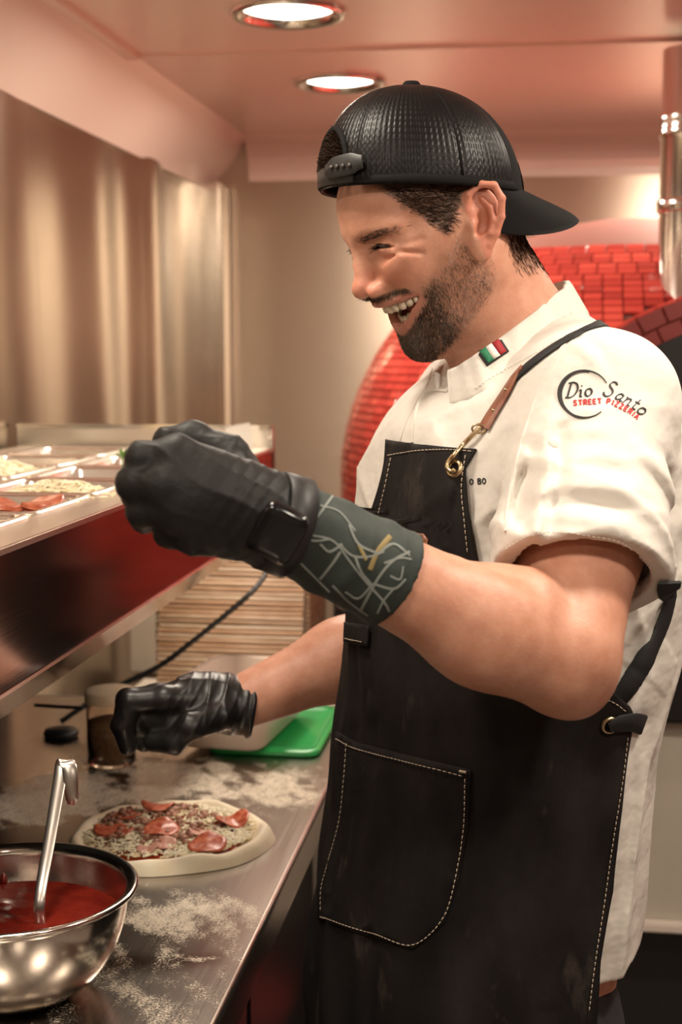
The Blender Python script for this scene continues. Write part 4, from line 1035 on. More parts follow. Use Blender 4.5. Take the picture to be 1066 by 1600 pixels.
# hairs: short tapered blades rooted on the skin
HAIRM = varied('dark brown hair', (.025, .014, .009), (.075, .04, .025), 300, .42)
HAIRL = varied('greying stubble', (.15, .085, .055), (.34, .24, .17), 500, .45)
nrm_v = np.zeros_like(bv); a_, b_, c_ = bv[bf[:, 0]], bv[bf[:, 1]], bv[bf[:, 2]]
fn_ = np.cross(b_-a_, c_-a_); fa_ = np.linalg.norm(fn_, axis=1); 
fcen = bv[bf].mean(1); fn_ /= fa_[:, None]+1e-12
fq = hl(fcen.astype(np.float32)); fis = np.linalg.norm(fq, axis=1) < .17
if np.mean(np.einsum('ij,ij->i', fn_[fis], fcen[fis]-HO)) < 0: fn_ = -fn_
def hairs(dens, n, L, wd, flow, name, mat, lift=.35, seed=1, parent=None, label=None):
    r = np.random.default_rng(seed); w_ = dens*fa_; w_ = w_/w_.sum(); k = r.choice(len(bf), n, p=w_)
    t1, t2 = r.random((n, 1)), r.random((n, 1)); P0 = (bv[bf[k, 0]]*(1-t1)+bv[bf[k, 1]]*t1)*(1-t2)+(bv[bf[k, 3]]*(1-t1)+bv[bf[k, 2]]*t1)*t2
    N = fn_[k]; fl = flow(fq[k])@HR.T+r.normal(size=(n, 3))*.35; fl -= N*np.einsum('ij,ij->i', fl, N)[:, None]; fl /= np.linalg.norm(fl, axis=1)[:, None]
    D = fl+N*lift*r.uniform(.5, 1.4, (n, 1)); D /= np.linalg.norm(D, axis=1)[:, None]; ll = L*r.uniform(.5, 1.3, (n, 1))
    S = np.cross(D, N); S /= np.linalg.norm(S, axis=1)[:, None]+1e-9
    A = P0-S*wd/2; B_ = P0+S*wd/2; M1 = P0+D*ll*.55+S*wd*.35; T = P0+D*ll-N*ll*.12
    V = np.stack([A, B_, M1, T], 1).reshape(-1, 3); i = np.arange(n)*4; F = np.stack([i, i+1, i+2, i+3], -1)
    o = mesh(name, V, F, mat, person, smooth=False, world=False); o['kind'] = 'stuff'
    if label: o['label'] = label
    return o
bdf, lmf = beard_density(fq); bdf = bdf*fis; hdf = hair_density(fq)*fis
down = lambda q: np.stack([np.full(len(q), -.15)+.5*(q[:, 0] > .06), np.zeros(len(q)), -np.ones(len(q))], -1)
hairs(bdf**2.2, 11000, .0046, .00026, down, 'beard', HAIRM, .45, 1)
hairs(bdf**.7, 9000, .0028, .00024, down, 'stubble', HAIRL, .6, 2)
hairs(hdf*(fq[:, 2] < .06), 15000, .0080, .00034, lambda q: np.stack([np.where(q[:, 0] > -.01, -.9, -.2), np.zeros(len(q)), np.where(q[:, 0] > -.01, -.5, -1.)], -1), 'hair', HAIRM, .16, 3)
def brow_d(q):
    x, ay, z = q[:, 0], np.abs(q[:, 1]), q[:, 2]; zc = .0175+.0035*np.sin(np.clip((ay-.014)/.046, 0, 1)*3.0)
    return ss(.0040, .0012, np.abs(z-zc))*ss(.010, .018, ay)*ss(.060, .048, ay)*(x > .05)
hairs(brow_d(fq)*fis, 520, .0055, .00024, lambda q: np.stack([-.25*np.ones(len(q)), np.sign(q[:, 1]), .12*np.ones(len(q))], -1), 'eyebrows', HAIRM, .2, 4)
def lash_d(q):
    ay, z = np.abs(q[:, 1]), q[:, 2]; zc = .0062+.0022*(1-((ay-.0305)/.014)**2)
    return (np.abs(z-zc-.0012) < .0016)*(np.abs(ay-.0305) < .0145)*(q[:, 0] > .066)*1.
hairs(lash_d(fq)*fis+1e-12, 900, .0050, .00040, lambda q: np.stack([np.ones(len(q)), np.sign(q[:, 1])*.3, -.55*np.ones(len(q))], -1), 'eyelashes', HAIRM, .35, 5)
# eyes
EYE = M_('eyeball', (.75, .68, .62), .12); IRI = M_('dark iris', (.02, .012, .008), .08)
for sy_ in (1, -1):
    mb = MB(); c = np.array([.0700, .0305*sy_, .0066])
    V = []; 
    for i in range(13):
        for j in range(24):
            a = math.pi*i/12; b = 2*math.pi*j/24; V.append(hw(c+np.array([math.cos(a), math.sin(a)*math.cos(b), math.sin(a)*math.sin(b)])*.0122))
    f = [(i*24+j, i*24+(j+1) % 24, (i+1)*24+(j+1) % 24, (i+1)*24+j) for i in range(12) for j in range(24)]
    o = mesh('eyeball', V, f, EYE, person, world=False); o.data.materials.append(IRI)
    for pl in o.data.polygons:
        if pl.index < 24*3: pl.material_index = 1
# teeth: upper row and a hint of the lower row, each its own
TO = M_('tooth enamel', (.80, .70, .54), .22, 0, Subsurface_Weight=.2, Subsurface_Scale=.003)
def tooth(y, x, z0, h, wdt, dep=.0035):
    bm = bmesh.new(); bmesh.ops.create_cube(bm, size=1)
    for v in bm.verts: v.co = Vector((v.co.x*dep, v.co.y*wdt, v.co.z*h))
    bmesh.ops.bevel(bm, geom=bm.edges[:], offset=.0011, segments=2, affect='EDGES')
    ang = math.atan2(y, x-.050)*1.0
    Mx = Matrix.Translation((x, y, z0)) @ Matrix.Rotation(ang, 4, 'Z')
    V = [hw(np.array((Mx @ v.co)[:])) for v in bm.verts]; bm.verts.index_update(); F = [[v.index for v in f.verts] for f in bm.faces]; bm.free()
    return mesh('tooth', V, F, TO, person, world=False)
ty_ = [0.0045, .0133, .0207, .0268, .0318]
tw_ = [.0092, .0082, .0078, .0068, .0058]
for s_ in (1, -1):
    for k, (y, wq) in enumerate(zip(ty_, tw_)):
        x = .0850-.0190*(y/.033)**2.2; tooth(y*s_, x, zu(y)-.0038-.0004*(k == 2), .0115-.0009*k, wq*.97)
        if k < 4: tooth(y*s_*.86, x-.0120, zl(y*.86)+.0045, .0070-.0006*k, wq*.80)
mouth = M_('mouth interior', (.10, .018, .014), .35)
V = []; 
for i in range(13):
    for j in range(24):
        a = math.pi*i/12; b = 2*math.pi*j/24; V.append(hw(np.array([.050, 0, -.063])+np.array([math.cos(a)*.0125, math.sin(a)*math.cos(b)*.026, math.sin(a)*math.sin(b)*.0095])))
mesh('tongue', V, [(i*24+j, i*24+(j+1) % 24, (i+1)*24+(j+1) % 24, (i+1)*24+j) for i in range(12) for j in range(24)], M_('tongue', (.45, .12, .10), .3), person, world=False)
# ------------------------------------------------------------------ chef jacket
CLOTH = M_('white cotton', (.70, .655, .595), .9, 0, Subsurface_Weight=.04, Subsurface_Scale=.004)
nb_ = noise_(CLOTH, 900, 2); bump_(CLOTH, nb_.outputs['Fac'], .15, .0006)
nb2 = noise_(CLOTH, 16, 3, (1, 1, 1.4), .5); bump_(CLOTH, nb2.outputs['Fac'], .45, .012)
sdir = (ELL_-SHL)/np.linalg.norm(ELL_-SHL)
HEMC = C(905, 905, 1.120)
hemn = sdir+np.array([.16, -.10, -.10]); hemn /= np.linalg.norm(hemn)
SH0 = SHL+np.array([-.004, .01, .0])
def ridge(t): return (1-np.abs(np.sin(t)))**1.6
def folds(p):
    z = p[:, 2]; f = (p[:, 0]-.17)*FD[0]+(p[:, 1]-TD)*FD[1]; l = (p[:, 0]-.17)*LD[0]+(p[:, 1]-TD)*LD[1]
    wv = sines(p, 11, 14, 2)
    s = (p-SH0.astype(np.float32))@sdir.astype(np.float32)
    slv = ss(.17, .215, l)*ss(-.02, .05, s)                      # on the sleeve
    h = slv*(.0075*ridge(s*40+f*30+wv*3.2)*ss(.06, .14, s)*ss(.30, .2, s) + .0022*ridge(s*70-f*30+wv*3.4+1))
    # chest: vertical drape between bib and armpit, radial pulls to the armpit
    ch = ss(.215, .17, l)*ss(1.22, 1.28, z)*ss(1.47, 1.41, z)
    h = h+ch*(.0085*ridge(f*72+z*9+wv*1.6)*ss(1.44, 1.34, z)+.0040*ridge(z*60+f*70+wv*2))
    h = h+.0040*wv+.0024*sines(p, 5, 42, 2)-.004*ch-.004*slv
    low = ss(1.22, 1.14, z); h = h+low*.005*ridge(f*40+wv*2+z*6)
    return h
CREASE = []
for path, a_c, w_c, dd_ in (
    ([(816, 672), (772, 746), (752, 815), (747, 880)], .0055, .0065, 1.24), ([(838, 677), (812, 756), (790, 825), (783, 880)], .0060, .0070, 1.22), ([(797, 697), (777, 785), (764, 869)], .0040, .0050, 1.23),
    ([(653, 677), (703, 647), (757, 622), (800, 590)], .0030, .0070, 1.26), ([(700, 690), (735, 650), (770, 615)], .0026, .0050, 1.25),
    ([(836, 736), (885, 712), (950, 706)], .0050, .0075, 1.16), ([(816, 775), (885, 750), (984, 758)], .0055, .0080, 1.15), ([(806, 815), (861, 795), (935, 806), (990, 830)], .0045, .0070, 1.13),
    ([(856, 700), (895, 680), (940, 668)], .0030, .0060, 1.17), ([(984, 700), (1033, 745), (1053, 800)], .0050, .0080, 1.17), ([(870, 830), (930, 838), (1000, 858)], .0030, .0060, 1.12), ([(960, 720), (1010, 775), (1040, 840)], .0040, .0070, 1.16),
    ([(658, 600), (619, 640), (594, 710)], .0050, .0070, 1.30), ([(673, 615), (643, 660), (629, 715)], .0045, .0055, 1.28), ([(640, 620), (606, 680), (585, 760)], .0035, .0055, 1.30),
    ([(890, 530), (925, 560), (940, 600)], .0025, .0060, 1.20), ([(860, 640), (845, 700), (835, 760)], .0030, .0060, 1.18),
    ([(1020, 1020), (1000, 1060), (975, 1090)], .004, .006, 1.22), ([(1000, 1150), (1003, 1250), (990, 1400), (975, 1530)], .005, .008, 1.25), ([(985, 1180), (980, 1300), (965, 1420)], .004, .007, 1.23)):
    CREASE.append((np.array([C(x, y, dd_)[[0, 2]] for x, y in cr(path, 3)], np.float32), a_c, w_c))
def creases(p):
    q = p[:, [0, 2]]; nearside = ss(.02, .07, (p[:, 0]-.17)*LD[0]+(p[:, 1]-TD)*LD[1]); h = np.zeros(len(p), np.float32)
    for P2, a_c, w_c in CREASE:
        m_ = (q[:, 0] > P2[:, 0].min()-.04) & (q[:, 0] < P2[:, 0].max()+.04) & (q[:, 1] > P2[:, 1].min()-.04) & (q[:, 1] < P2[:, 1].max()+.04)
        if not m_.any(): continue
        qq = q[m_]; best = np.full(len(qq), 9., np.float32); sg = np.zeros(len(qq), np.float32); tt_ = np.zeros(len(qq), np.float32)
        for i in range(len(P2)-1):
            a, b = P2[i], P2[i+1]; ab = b-a; t = np.clip((qq-a)@ab/np.dot(ab, ab), 0, 1); v = qq-a-t[:, None]*ab; d_ = np.hypot(v[:, 0], v[:, 1]); c_ = (ab[0]*v[:, 1]-ab[1]*v[:, 0])
            u_ = d_ < best; best = np.where(u_, d_, best); sg = np.where(u_, np.sign(c_), sg); tt_ = np.where(u_, (i+t)/(len(P2)-1), tt_)
        s_ = best*sg; fade = np.clip(np.sin(np.pi*np.clip(tt_*.96+.02, 0, 1)), 0, 1)**.6
        h[m_] += a_c*fade*(np.exp(-(s_/w_c)**2)-.75*np.exp(-((s_-1.7*w_c)/(w_c*.9))**2))
    return h*nearside
def jacket_sdf(p):
    p = p.astype(np.float32)
    t = torso_sdf(p, .004)
    t = smax(t, p[:, 2]-1.458, .03)
    NB2 = C(858, 585, 1.40); sh = smin(rc(p, NB2, SHL+np.array([.006, .012, .004]), .060, .064), rc(p, NB2, SHR, .060, .060), .03)
    d = smin(t, sh, .05)
    sl = rc(p, SH0, HEMC+(HEMC-SH0)*.4, .066, .077)
    rs = rc(p, SHR, SHR*.25+ELR*.75, .062, .060)
    d = smin(d, sl, .028); d = smin(d, rs, .03)
    fo_ = folds(p)+creases(p); d = d-fo_
    hp_ = (p-HEMC.astype(np.float32))@hemn.astype(np.float32)
    lat_ = (p[:, 0]-.17)*LD[0]+(p[:, 1]-TD)*LD[1]; s_ax = (p-SH0.astype(np.float32))@sdir.astype(np.float32)
    ins_ = np.maximum(np.maximum(sl-fo_+.0125, -hp_-.045), np.maximum(.168-lat_, .12-s_ax))                      # hollow sleeve mouth
    axd = np.linalg.norm(p-ELL_.astype(np.float32), axis=1)
    cutm = ((p-SH0.astype(np.float32))@sdir.astype(np.float32) > .12) & (((p[:, 0]-.17)*LD[0]+(p[:, 1]-TD)*LD[1]) > .165)
    d = np.maximum(d, -ins_)
    # hem band step
    d = np.where(cutm, d-.0012*(hp_ > -.027)*(hp_ < .002), d)
    beyond = np.where(sl < .03, hp_, -1.)
    lat = ((p[:, 0]-.17)*LD[0]+(p[:, 1]-TD)*LD[1])
    d = np.where((sl < t+.010) & (lat > .13), np.maximum(d, hp_), d)
    # neck opening
    d = smax(d, -rc(p, NKT, NKB+np.array([0, 0, -.004]), .058, .062), .004)
    return np.maximum(d, .893-p[:, 2])
axs = [np.arange(-.03, .37, .0029), np.arange(1.0, 1.70, .0036), np.arange(.83, 1.56, .0030)]
jv, jf = sdf_mesh(jacket_sdf, axs)
print('jacket verts', len(jv))
jacket = mesh('chef_jacket', jv, jf, CLOTH, person, world=False)
HJ = Hit(jacket)

# collar: standing band round the neck, open at the throat
def ring_pt(c, f, l, t, out=0.):
    return c+f*math.copysign(abs(math.cos(t))**.82, math.cos(t))+l*math.copysign(abs(math.sin(t))**.82, math.sin(t))
cB, cF = C(874, 441, 1.445), C(690, 583, 1.345)
cT = (cB+cF)/2; fT = (cF-cB)/2; lT = LD*.070+np.array([-.010, 0, .006])
bB, bF = C(903, 492, 1.455), C(690, 634, 1.335)
cL = (bB+bF)/2; fL = (bF-bB)/2; lL = LD*.080+np.array([-.008, 0, -.002])
n = 90; V = []
ts = np.linspace(math.radians(14), math.radians(352), n)
for i, t in enumerate(ts):
    a = ring_pt(cT, fT, lT, t); b = ring_pt(cL, fL, lL, t); wob = .0014*math.sin(t*9)+.001*math.sin(t*23)
    cc = (cT+cL)/2
    for k, s in enumerate((0, .12, .5, .85, 1)):
        q = a*(1-s)+b*s; o_ = (q-cc); o_ -= np.array([0, 0, o_[2]]); o_ /= np.linalg.norm(o_); V.append(q+o_*(.0022+wob+(.001 if 0 < s < 1 else 0)))
    for k, s in enumerate((1, .5, 0)):
        q = a*(1-s)+b*s; o_ = (q-cc); o_ -= np.array([0, 0, o_[2]]); o_ /= np.linalg.norm(o_); V.append(q+o_*(-.0012+wob))
m = 8; F = [(i*m+j, i*m+(j+1) % m, (i+1)*m+(j+1) % m, (i+1)*m+j) for i in range(n-1) for j in range(m)]+[tuple(range(m)), tuple((n-1)*m+j for j in range(m))]
collar = mesh('collar', V, F, CLOTH, jacket, world=False)
HC = Hit(collar, jacket)

# ------------------------------------------------------------------ apron
DEN = varied('black waxed denim', (.011, .0095, .0095), (.022, .018, .017), 14, .8, 0, 0, (1, 1, .5), Specular_IOR_Level=.12)
nd = noise_(DEN, 700, 2); bump_(DEN, nd.outputs['Fac'], .3, .0006)
nd2 = noise_(DEN, 22, 3, (1, 1, .6)); bump_(DEN, nd2.outputs['Fac'], .25, .006)
# worn floury rubs
nt = DEN.node_tree; r5 = noise_(DEN, 16, 6, (1.2, 1.2, .5), .65); cl = ramp_(DEN, r5.outputs['Fac'], [(.60, (0, 0, 0)), (.78, (1, 1, 1))], None)
mx = nt.nodes.new('ShaderNodeMix'); mx.data_type = 'RGBA'; b_ = nt.nodes['Principled BSDF'].inputs['Base Color']; nt.links.new(b_.links[0].from_socket, mx.inputs[6]); mx.inputs[7].default_value = (.075, .058, .048, 1)
nt.links.new(cl.outputs[0], mx.inputs[0]); nt.links.new(mx.outputs[2], b_)
def surf(theta, z, grow):
    """point on the smooth torso at an angle from the man's front (towards his left side)"""
    cu = np.interp(z, zf, CU); a = np.interp(z, zf, AF)+grow; b = np.interp(z, zf, BL)+grow
    c, s = np.cos(theta), np.sin(theta); r = (np.abs(c/a)**EXP+np.abs(s/b)**EXP)**(-1/EXP)
    f, l = r*c, r*s
    return np.stack([cu+f*FD[0]+l*LD[0], TD+f*FD[1]+l*LD[1], np.full_like(theta, z)], -1)
TT = np.linspace(-.4, 2.8, 400)
def theta_at(px, z, grow):
    q = surf(TT, z, grow); x = proj(q)[:, 0]
    i0 = np.argmin(x); xs_, tt_ = x[i0:], TT[i0:]; i1 = np.argmax(xs_); return float(np.interp(px, xs_[:i1+1], tt_[:i1+1]))
def z_of(py, d=1.22): return C(600, py, d)[2]
ZT, ZB = z_of(700, 1.25), .56
edge = [(700, 746), (735, 727), (800, 732), (874, 745), (950, 800), (1020, 880), (1075, 950), (1112, 985), (1150, 986), (1300, 965), (1400, 955), (1506, 932), (1600, 922), (1800, 915)]
ez = [z_of(y) for y, x in edge]; ex = [x for y, x in edge]
nz_, nt_ = 150, 110; V = np.zeros((nz_, nt_, 3)); zs = np.linspace(ZT, ZB, nz_); TH1 = []
for i, z in enumerate(zs):
    xe = np.interp(-z, [-q for q in ez], ex); g = .009+.004*ss(1.14, 1.05, z)
    th1 = theta_at(xe, z, g)
    th0 = -.55-.75*ss(1.25, 1.12, z)
    if z > z_of(832): th0 = theta_at(np.interp(-z, [-z_of(700), -z_of(760), -z_of(832)], [607, 597, 582]), z, g)
    t = th0+(th1-th0)*np.linspace(0, 1, nt_); P_ = surf(t, z, g); TH1.append(th1)
    c0 = np.array([np.interp(z, zf, CU), TD, z]); N_ = P_-c0; N_ /= np.linalg.norm(N_, axis=1)[:, None]
    low = ss(1.12, .95, z)
    hh = .0030*np.sin(t*7+z*9)*low+.0045*np.sin(t*11-z*14+1)*low*low+.0020*np.sin(z*38+t*4)*ss(1.0, 1.12, z)*ss(1.3, 1.2, z)+.0018*np.sin(t*19+z*23)
    Q_ = P_+N_*(hh[:, None]+.002)
    for _ in range(3): Q_ = Q_+N_*np.clip(.0045-jacket_sdf(Q_), 0, .02)[:, None]
    V[i] = Q_
Vo = V.reshape(-1, 3); 
apron = mesh('apron', Vo, grid_faces(nz_, nt_), DEN, person, world=False)
so = apron.modifiers.new('thick', 'SOLIDIFY'); so.thickness = .0028; so.offset = -1
apron['label'] = 'dark denim bib apron with pale stitching'
HA = Hit(apron)
STI = M_('tan stitching', (.46, .37, .28), .8)
def stitches(hit, path, parent, step=.0052, ln=.0036, wd=.0010, name='stitching', mat=None, off=.0009):
    P_, N_ = hit.line(path, off, 10)
    if len(P_) < 3: return
    dd = np.r_[0, np.cumsum(np.linalg.norm(np.diff(P_, axis=0), axis=1))]; mb = MB(); s = 0
    while s+ln < dd[-1]:
        a = np.array([np.interp(s, dd, P_[:, k]) for k in range(3)]); b = np.array([np.interp(s+ln, dd, P_[:, k]) for k in range(3)])
        mb.tube([a, (a+b)/2+(N_[min(len(N_)-1, int(s/dd[-1]*len(N_)))])*.0004, b], wd/2, 5); s += step
    o = mb.build(name, mat or STI, parent, smooth=True); o['kind'] = 'stuff'; return o
stitches(HA, [(607, 712), (650, 705), (700, 703), (740, 706)], apron)
stitches(HA, [(728, 712), (722, 760), (726, 810), (732, 868)], apron)
stitches(HA, [(980, 1152), (972, 1220), (955, 1330), (944, 1410), (930, 1500), (920, 1580)], apron)
stitches(HA, [(612, 716), (603, 760), (592, 805)], apron)
stitches(HA, [(940, 1090), (960, 1098), (978, 1112)], apron)
def zoff(t): return t
# pocket: a raised panel with chamfered corner, its own stitched edge
pk_out = [(528, 1143), (560, 1160), (640, 1180), (738, 1203), (733, 1290), (718, 1370), (695, 1440), (648, 1482), (590, 1467), (500, 1437), (499, 1380), (520, 1270), (524, 1200)]
from mathutils.geometry import tessellate_polygon
def in_poly(x, y, P_):
    c = False; n = len(P_); j = n-1
    for i in range(n):
        if (P_[i][1] > y) != (P_[j][1] > y) and x < (P_[j][0]-P_[i][0])*(y-P_[i][1])/(P_[j][1]-P_[i][1])+P_[i][0]: c = not c
        j = i
    return c
def panel(hit, poly, off, th, name, mat, parent, step=9):
    """a patch of cloth laid on a surface, with real thickness"""
    poly = [p_ for a, b in zip(poly, poly[1:]+poly[:1]) for p_ in [(a[0]+(b[0]-a[0])*t, a[1]+(b[1]-a[1])*t) for t in np.linspace(0, 1, max(2, int(math.hypot(b[0]-a[0], b[1]-a[1])/step)), endpoint=False)]]
    bm = bmesh.new(); vs_ = [bm.verts.new((x, y, 0)) for x, y in poly]; ed = [bm.edges.new((vs_[i], vs_[(i+1) % len(vs_)])) for i in range(len(vs_))]
    xs_ = [p_[0] for p_ in poly]; ys_ = [p_[1] for p_ in poly]
    bmesh.ops.triangle_fill(bm, use_beauty=True, edges=ed)
    for _ in range(3):
        lon = [e for e in bm.edges if e.calc_length() > step*1.6]
        if not lon: break
        bmesh.ops.subdivide_edges(bm, edges=lon, cuts=1); bmesh.ops.triangulate(bm, faces=bm.faces[:]); bmesh.ops.beautify_fill(bm, faces=bm.faces[:], edges=bm.edges[:])
    nm = []; dead = []
    for v in bm.verts:
        q, m_ = hit.px(v.co.x, v.co.y, off)
        if q is None: dead.append(v); nm.append(None); continue
        v.co = Vector(q); nm.append(m_)
    bmesh.ops.delete(bm, geom=dead, context='VERTS')
    me = bpy.data.meshes.new(name); bm.to_mesh(me); bm.free(); me.materials.append(mat); me.polygons.foreach_set('use_smooth', [True]*len(me.polygons))
    o = bpy.data.objects.new(name, me); COL.objects.link(o); o.parent = parent
    # face outwards
    if len(me.polygons) and sum(np.dot(p_.normal, np.array([0, 0, CAM_H])-np.array(p_.center)) for p_ in me.polygons) < 0: me.flip_normals()
    s_ = o.modifiers.new('thick', 'SOLIDIFY'); s_.thickness = th; s_.offset = 1
    return o
pocket = panel(HA, pk_out, .0004, .0022, 'pocket', DEN, apron)
HP = Hit(apron)
class Off:
    def __init__(s, h, o): s.h = h; s.o = o
    def line(s, p, off=0, n=8): return s.h.line(p, off+s.o, n)
HPo = Off(HA, .0028)
stitches(HPo, [(530, 1155), (560, 1170), (640, 1190), (732, 1213)], apron)
stitches(HPo, [(730, 1216), (727, 1290), (713, 1365), (692, 1433), (648, 1474), (590, 1459), (505, 1432)], apron)
stitches(HPo, [(546, 1162), (542, 1220), (535, 1280), (520, 1340), (507, 1385), (506, 1428)], apron)
stitches(HPo, [(722, 1204), (734, 1206)], apron, .0016, .0016, .0028)
# straps
STR = M_('black strap webbing', (.010, .010, .011), .7)
P_, N_ = HC.line([(967, 500), (945, 507), (915, 517), (880, 536), (850, 556), (822, 578), (806, 594)], .0018, 8)
ribbon(P_, N_, .013, 'neck_strap', STR, apron, .0022)
LEA = varied('brown leather', (.20, .065, .035), (.30, .11, .06), 60, .42, 0, .2)
P_, N_ = HC.line([(820, 577), (808, 592), (790, 622), (772, 650), (759, 672)], .0030, 8)
ribbon(P_, N_, [.008, .014, .0165, .0165, .015], 'leather_tab', LEA, apron, .0028)
BRASS = M_('aged brass', (.52, .40, .24), .3, 1)
def rivet(hit, x, y, r, off, name='rivet', mat=None, parent=None, hole=0):
    q, m_ = hit.px(x, y, off)
    if q is None: return
    Mx = Vector(m_).to_track_quat('Z', 'Y').to_matrix()
    if hole: prof = [(hole, -.001), (hole, .0015), (hole+(r-hole)*.4, .0024), (r, .0010), (r, -.001)]
    else: prof = [(.00005, .0016), (r*.6, .0013), (r, 0), (r, -.001)]
    V = []; n = 24
    for rr, zz_ in prof:
        for k in range(n): V.append(q+np.array((Mx @ Vector((rr*math.cos(k*2*math.pi/n), rr*math.sin(k*2*math.pi/n), zz_)))[:]))
    f = [(i*n+j, i*n+(j+1) % n, (i+1)*n+(j+1) % n, (i+1)*n+j) for i in range(len(prof)-1) for j in range(n)]
    return adopt(MB().add(V, f).build(name, mat or BRASS, None, smooth=True), parent) if parent.type == 'EMPTY' else MB().add(V, f).build(name, mat or BRASS, parent, smooth=True)
rivet(HC, 797, 612, .0018, .0046, parent=apron); rivet(HC, 777, 645, .0018, .0046, parent=apron)
rivet(HA, 712, 733, .0088, .0014, 'grommet', BRASS, apron, .0050)
# trigger clip between tab and grommet
def hp(h, x, y, off): return h.px(x, y, off)[0]
HAC = Hit(apron, jacket)
mb = MB(); c1 = [hp(HAC, x, y, .006) for x, y in ((757, 672), (750, 680), (742, 688), (730, 700), (718, 712), (708, 722), (704, 734), (711, 742), (717, 736))]
mb.tube(cr(c1, 5), [.0022]*len(cr(c1, 5)), 8); mb.build('clip_hook', BRASS, apron, smooth=True)
mb = MB(); c0 = hp(HAC, 755, 675, .006); k_ = [c0+np.array([math.cos(a)*.006, 0, math.sin(a)*.004]) for a in np.linspace(0, 2*math.pi, 14)]
mb.tube(k_, .0012, 6, False); mb.build('clip_ring', BRASS, apron, smooth=True)
# leather label on the bib with its rivets
panel(HA, [(600, 827), (664, 834), (671, 843), (669, 860), (640, 862), (600, 856)], .0006, .0020, 'leather_label', LEA, apron, 6)
rivet(HA, 660, 848, .0019, .003, parent=apron)
# denim side loop low on the bib
panel(HA, [(546, 972), (583, 978), (580, 1010), (545, 1002)], .003, .003, 'side_loop', DEN, apron, 6)
stitches(Off(HA, .006), [(549, 997), (578, 1004)], apron)
# waist strap and grommet
rivet(HA, 952, 1132, .0085, .0018, 'grommet', BRASS, apron, .0052)
HAJ = Hit(apron, jacket)
P_, N_ = HAJ.line([(950, 1134), (965, 1128), (985, 1126), (1000, 1131)], .0040, 6)
if len(P_) > 3: ribbon(P_, N_, [.010, .017, .018, .019], 'waist_strap', STR, apron, .003)
P_, N_ = HJ.line([(1046, 905), (1040, 950), (1022, 1000), (1000, 1040), (980, 1072), (962, 1095)], .0030, 8)
if len(P_) > 3: ribbon(P_, N_, .019, 'back_strap', STR, apron, .0024)

# ------------------------------------------------------------------ trousers and shoes
TRO = varied('black trousers', (.012, .011, .012), (.022, .02, .02), 20, .8)
cx_ = np.array([.15, 1.40])
legL = np.array([.16+LD[0]*.10, TD+LD[1]*.10, 0]); legR = np.array([.16-LD[0]*.10, TD-LD[1]*.10, 0])
def trouser_sdf(p):
    p = p.astype(np.float32)
    d = np.maximum(torso_sdf(p*np.array([1, 1, 0], np.float32)+np.array([0, 0, .9], np.float32), -.024), p[:, 2]-.96); d = smax(d, .80-p[:, 2], .04)
    for L_ in (legL, legR):
        q = rc(p, L_+np.array([0, 0, .80]), L_+np.array([0, 0, .50]), .084, .072); q = smin(q, rc(p, L_+np.array([0, 0, .50]), L_+np.array([.01, 0, .07]), .072, .058), .02); d = smin(d, q, .03)
    d = d-.003*ridge(p[:, 2]*22+sines(p, 9, 12, 2)*2)
    return np.maximum(d, .045-p[:, 2])
tv, tf_ = sdf_mesh(trouser_sdf, [np.arange(-.06, .40, .009), np.arange(1.12, 1.70, .009), np.arange(.03, .98, .010)])
mesh('trousers', tv, tf_, TRO, person, world=False)
def shoe_sdf(p, L_):
    p = p.astype(np.float32)
    a = L_+np.array([.0, 0, .045]); b = a+FD*.17+np.array([0, 0, -.012])
    d = smin(rc(p, a+np.array([0, 0, .03]), a, .045, .044), rc(p, a, b, .044, .040), .03); return np.maximum(d, -p[:, 2]+.001)
SHO = M_('black shoe leather', (.012, .011, .011), .35)
for L_ in (legL, legR):
    lo = L_+np.minimum(FD*.24, 0)-.08; hi = L_+np.maximum(FD*.24, 0)+.08
    v_, f_ = sdf_mesh(lambda p: shoe_sdf(p, L_), [np.arange(lo[0], hi[0], .008), np.arange(lo[1], hi[1], .008), np.arange(-.01, .14, .008)])
    mesh('shoe', v_, f_, SHO, person, world=False)

# ------------------------------------------------------------------ cap, worn backwards
CAPM = M_('black cap mesh', (.006, .005, .005), .40, 0, Specular_IOR_Level=.22)
CAPF = M_('black cap twill', (.008, .007, .007), .8, 0, Specular_IOR_Level=.15)
# net relief: fine columns of holes
nt = CAPM.node_tree; ta = nt.nodes.new('ShaderNodeAttribute'); ta.attribute_name = 'net'; bump_(CAPM, ta.outputs['Fac'], .6, .0006)
nn_ = noise_(CAPM, 60, 4); bump_(CAPM, nn_.outputs['Fac'], .3, .002)
CC = np.array([.002, 0, .035]); cf = np.array([.916, 0, .401]); cn = np.array([-.401, 0, .916])
def cap_pt(f, y, n): return hw(CC+cf*f+np.array([0, y, 0])+cn*n)
NP_, NR = 432, 90; V = np.zeros((NR+1, NP_, 3)); net = np.zeros((NR+1, NP_))
FO, AFc, BLc, HGT = .006, .0985, .0835, .0935
for i in range(NR+1):
    e = i/NR*math.pi/2; rr = math.cos(e)**.88; h = HGT*math.sin(e)**.96
    for j in range(NP_):
        ph = 2*math.pi*j/NP_; seam = min(abs(((ph-math.pi/6) % (math.pi/3))-math.pi/6*0), abs((math.pi/3)-((ph-math.pi/6) % (math.pi/3))))
        bul = 1+.010*math.sin(3*ph+.5)*math.cos(e)-.012*math.exp(-(seam/.03)**2)*math.sin(e*2)**.5+.010*math.cos(6*(ph-math.pi/3))*math.sin(e)*math.cos(e)
        V[i, j] = cap_pt(FO+.014*e/1.57+AFc*(.955 if math.cos(ph) < 0 else 1)*rr*bul*math.cos(ph), BLc*rr*bul*math.sin(ph), h-.004*(i == 0))
        net[i, j] = .5+.5*((-1)**(j//2))*(1 if (i//2) % 2 else .4)
Fq = []
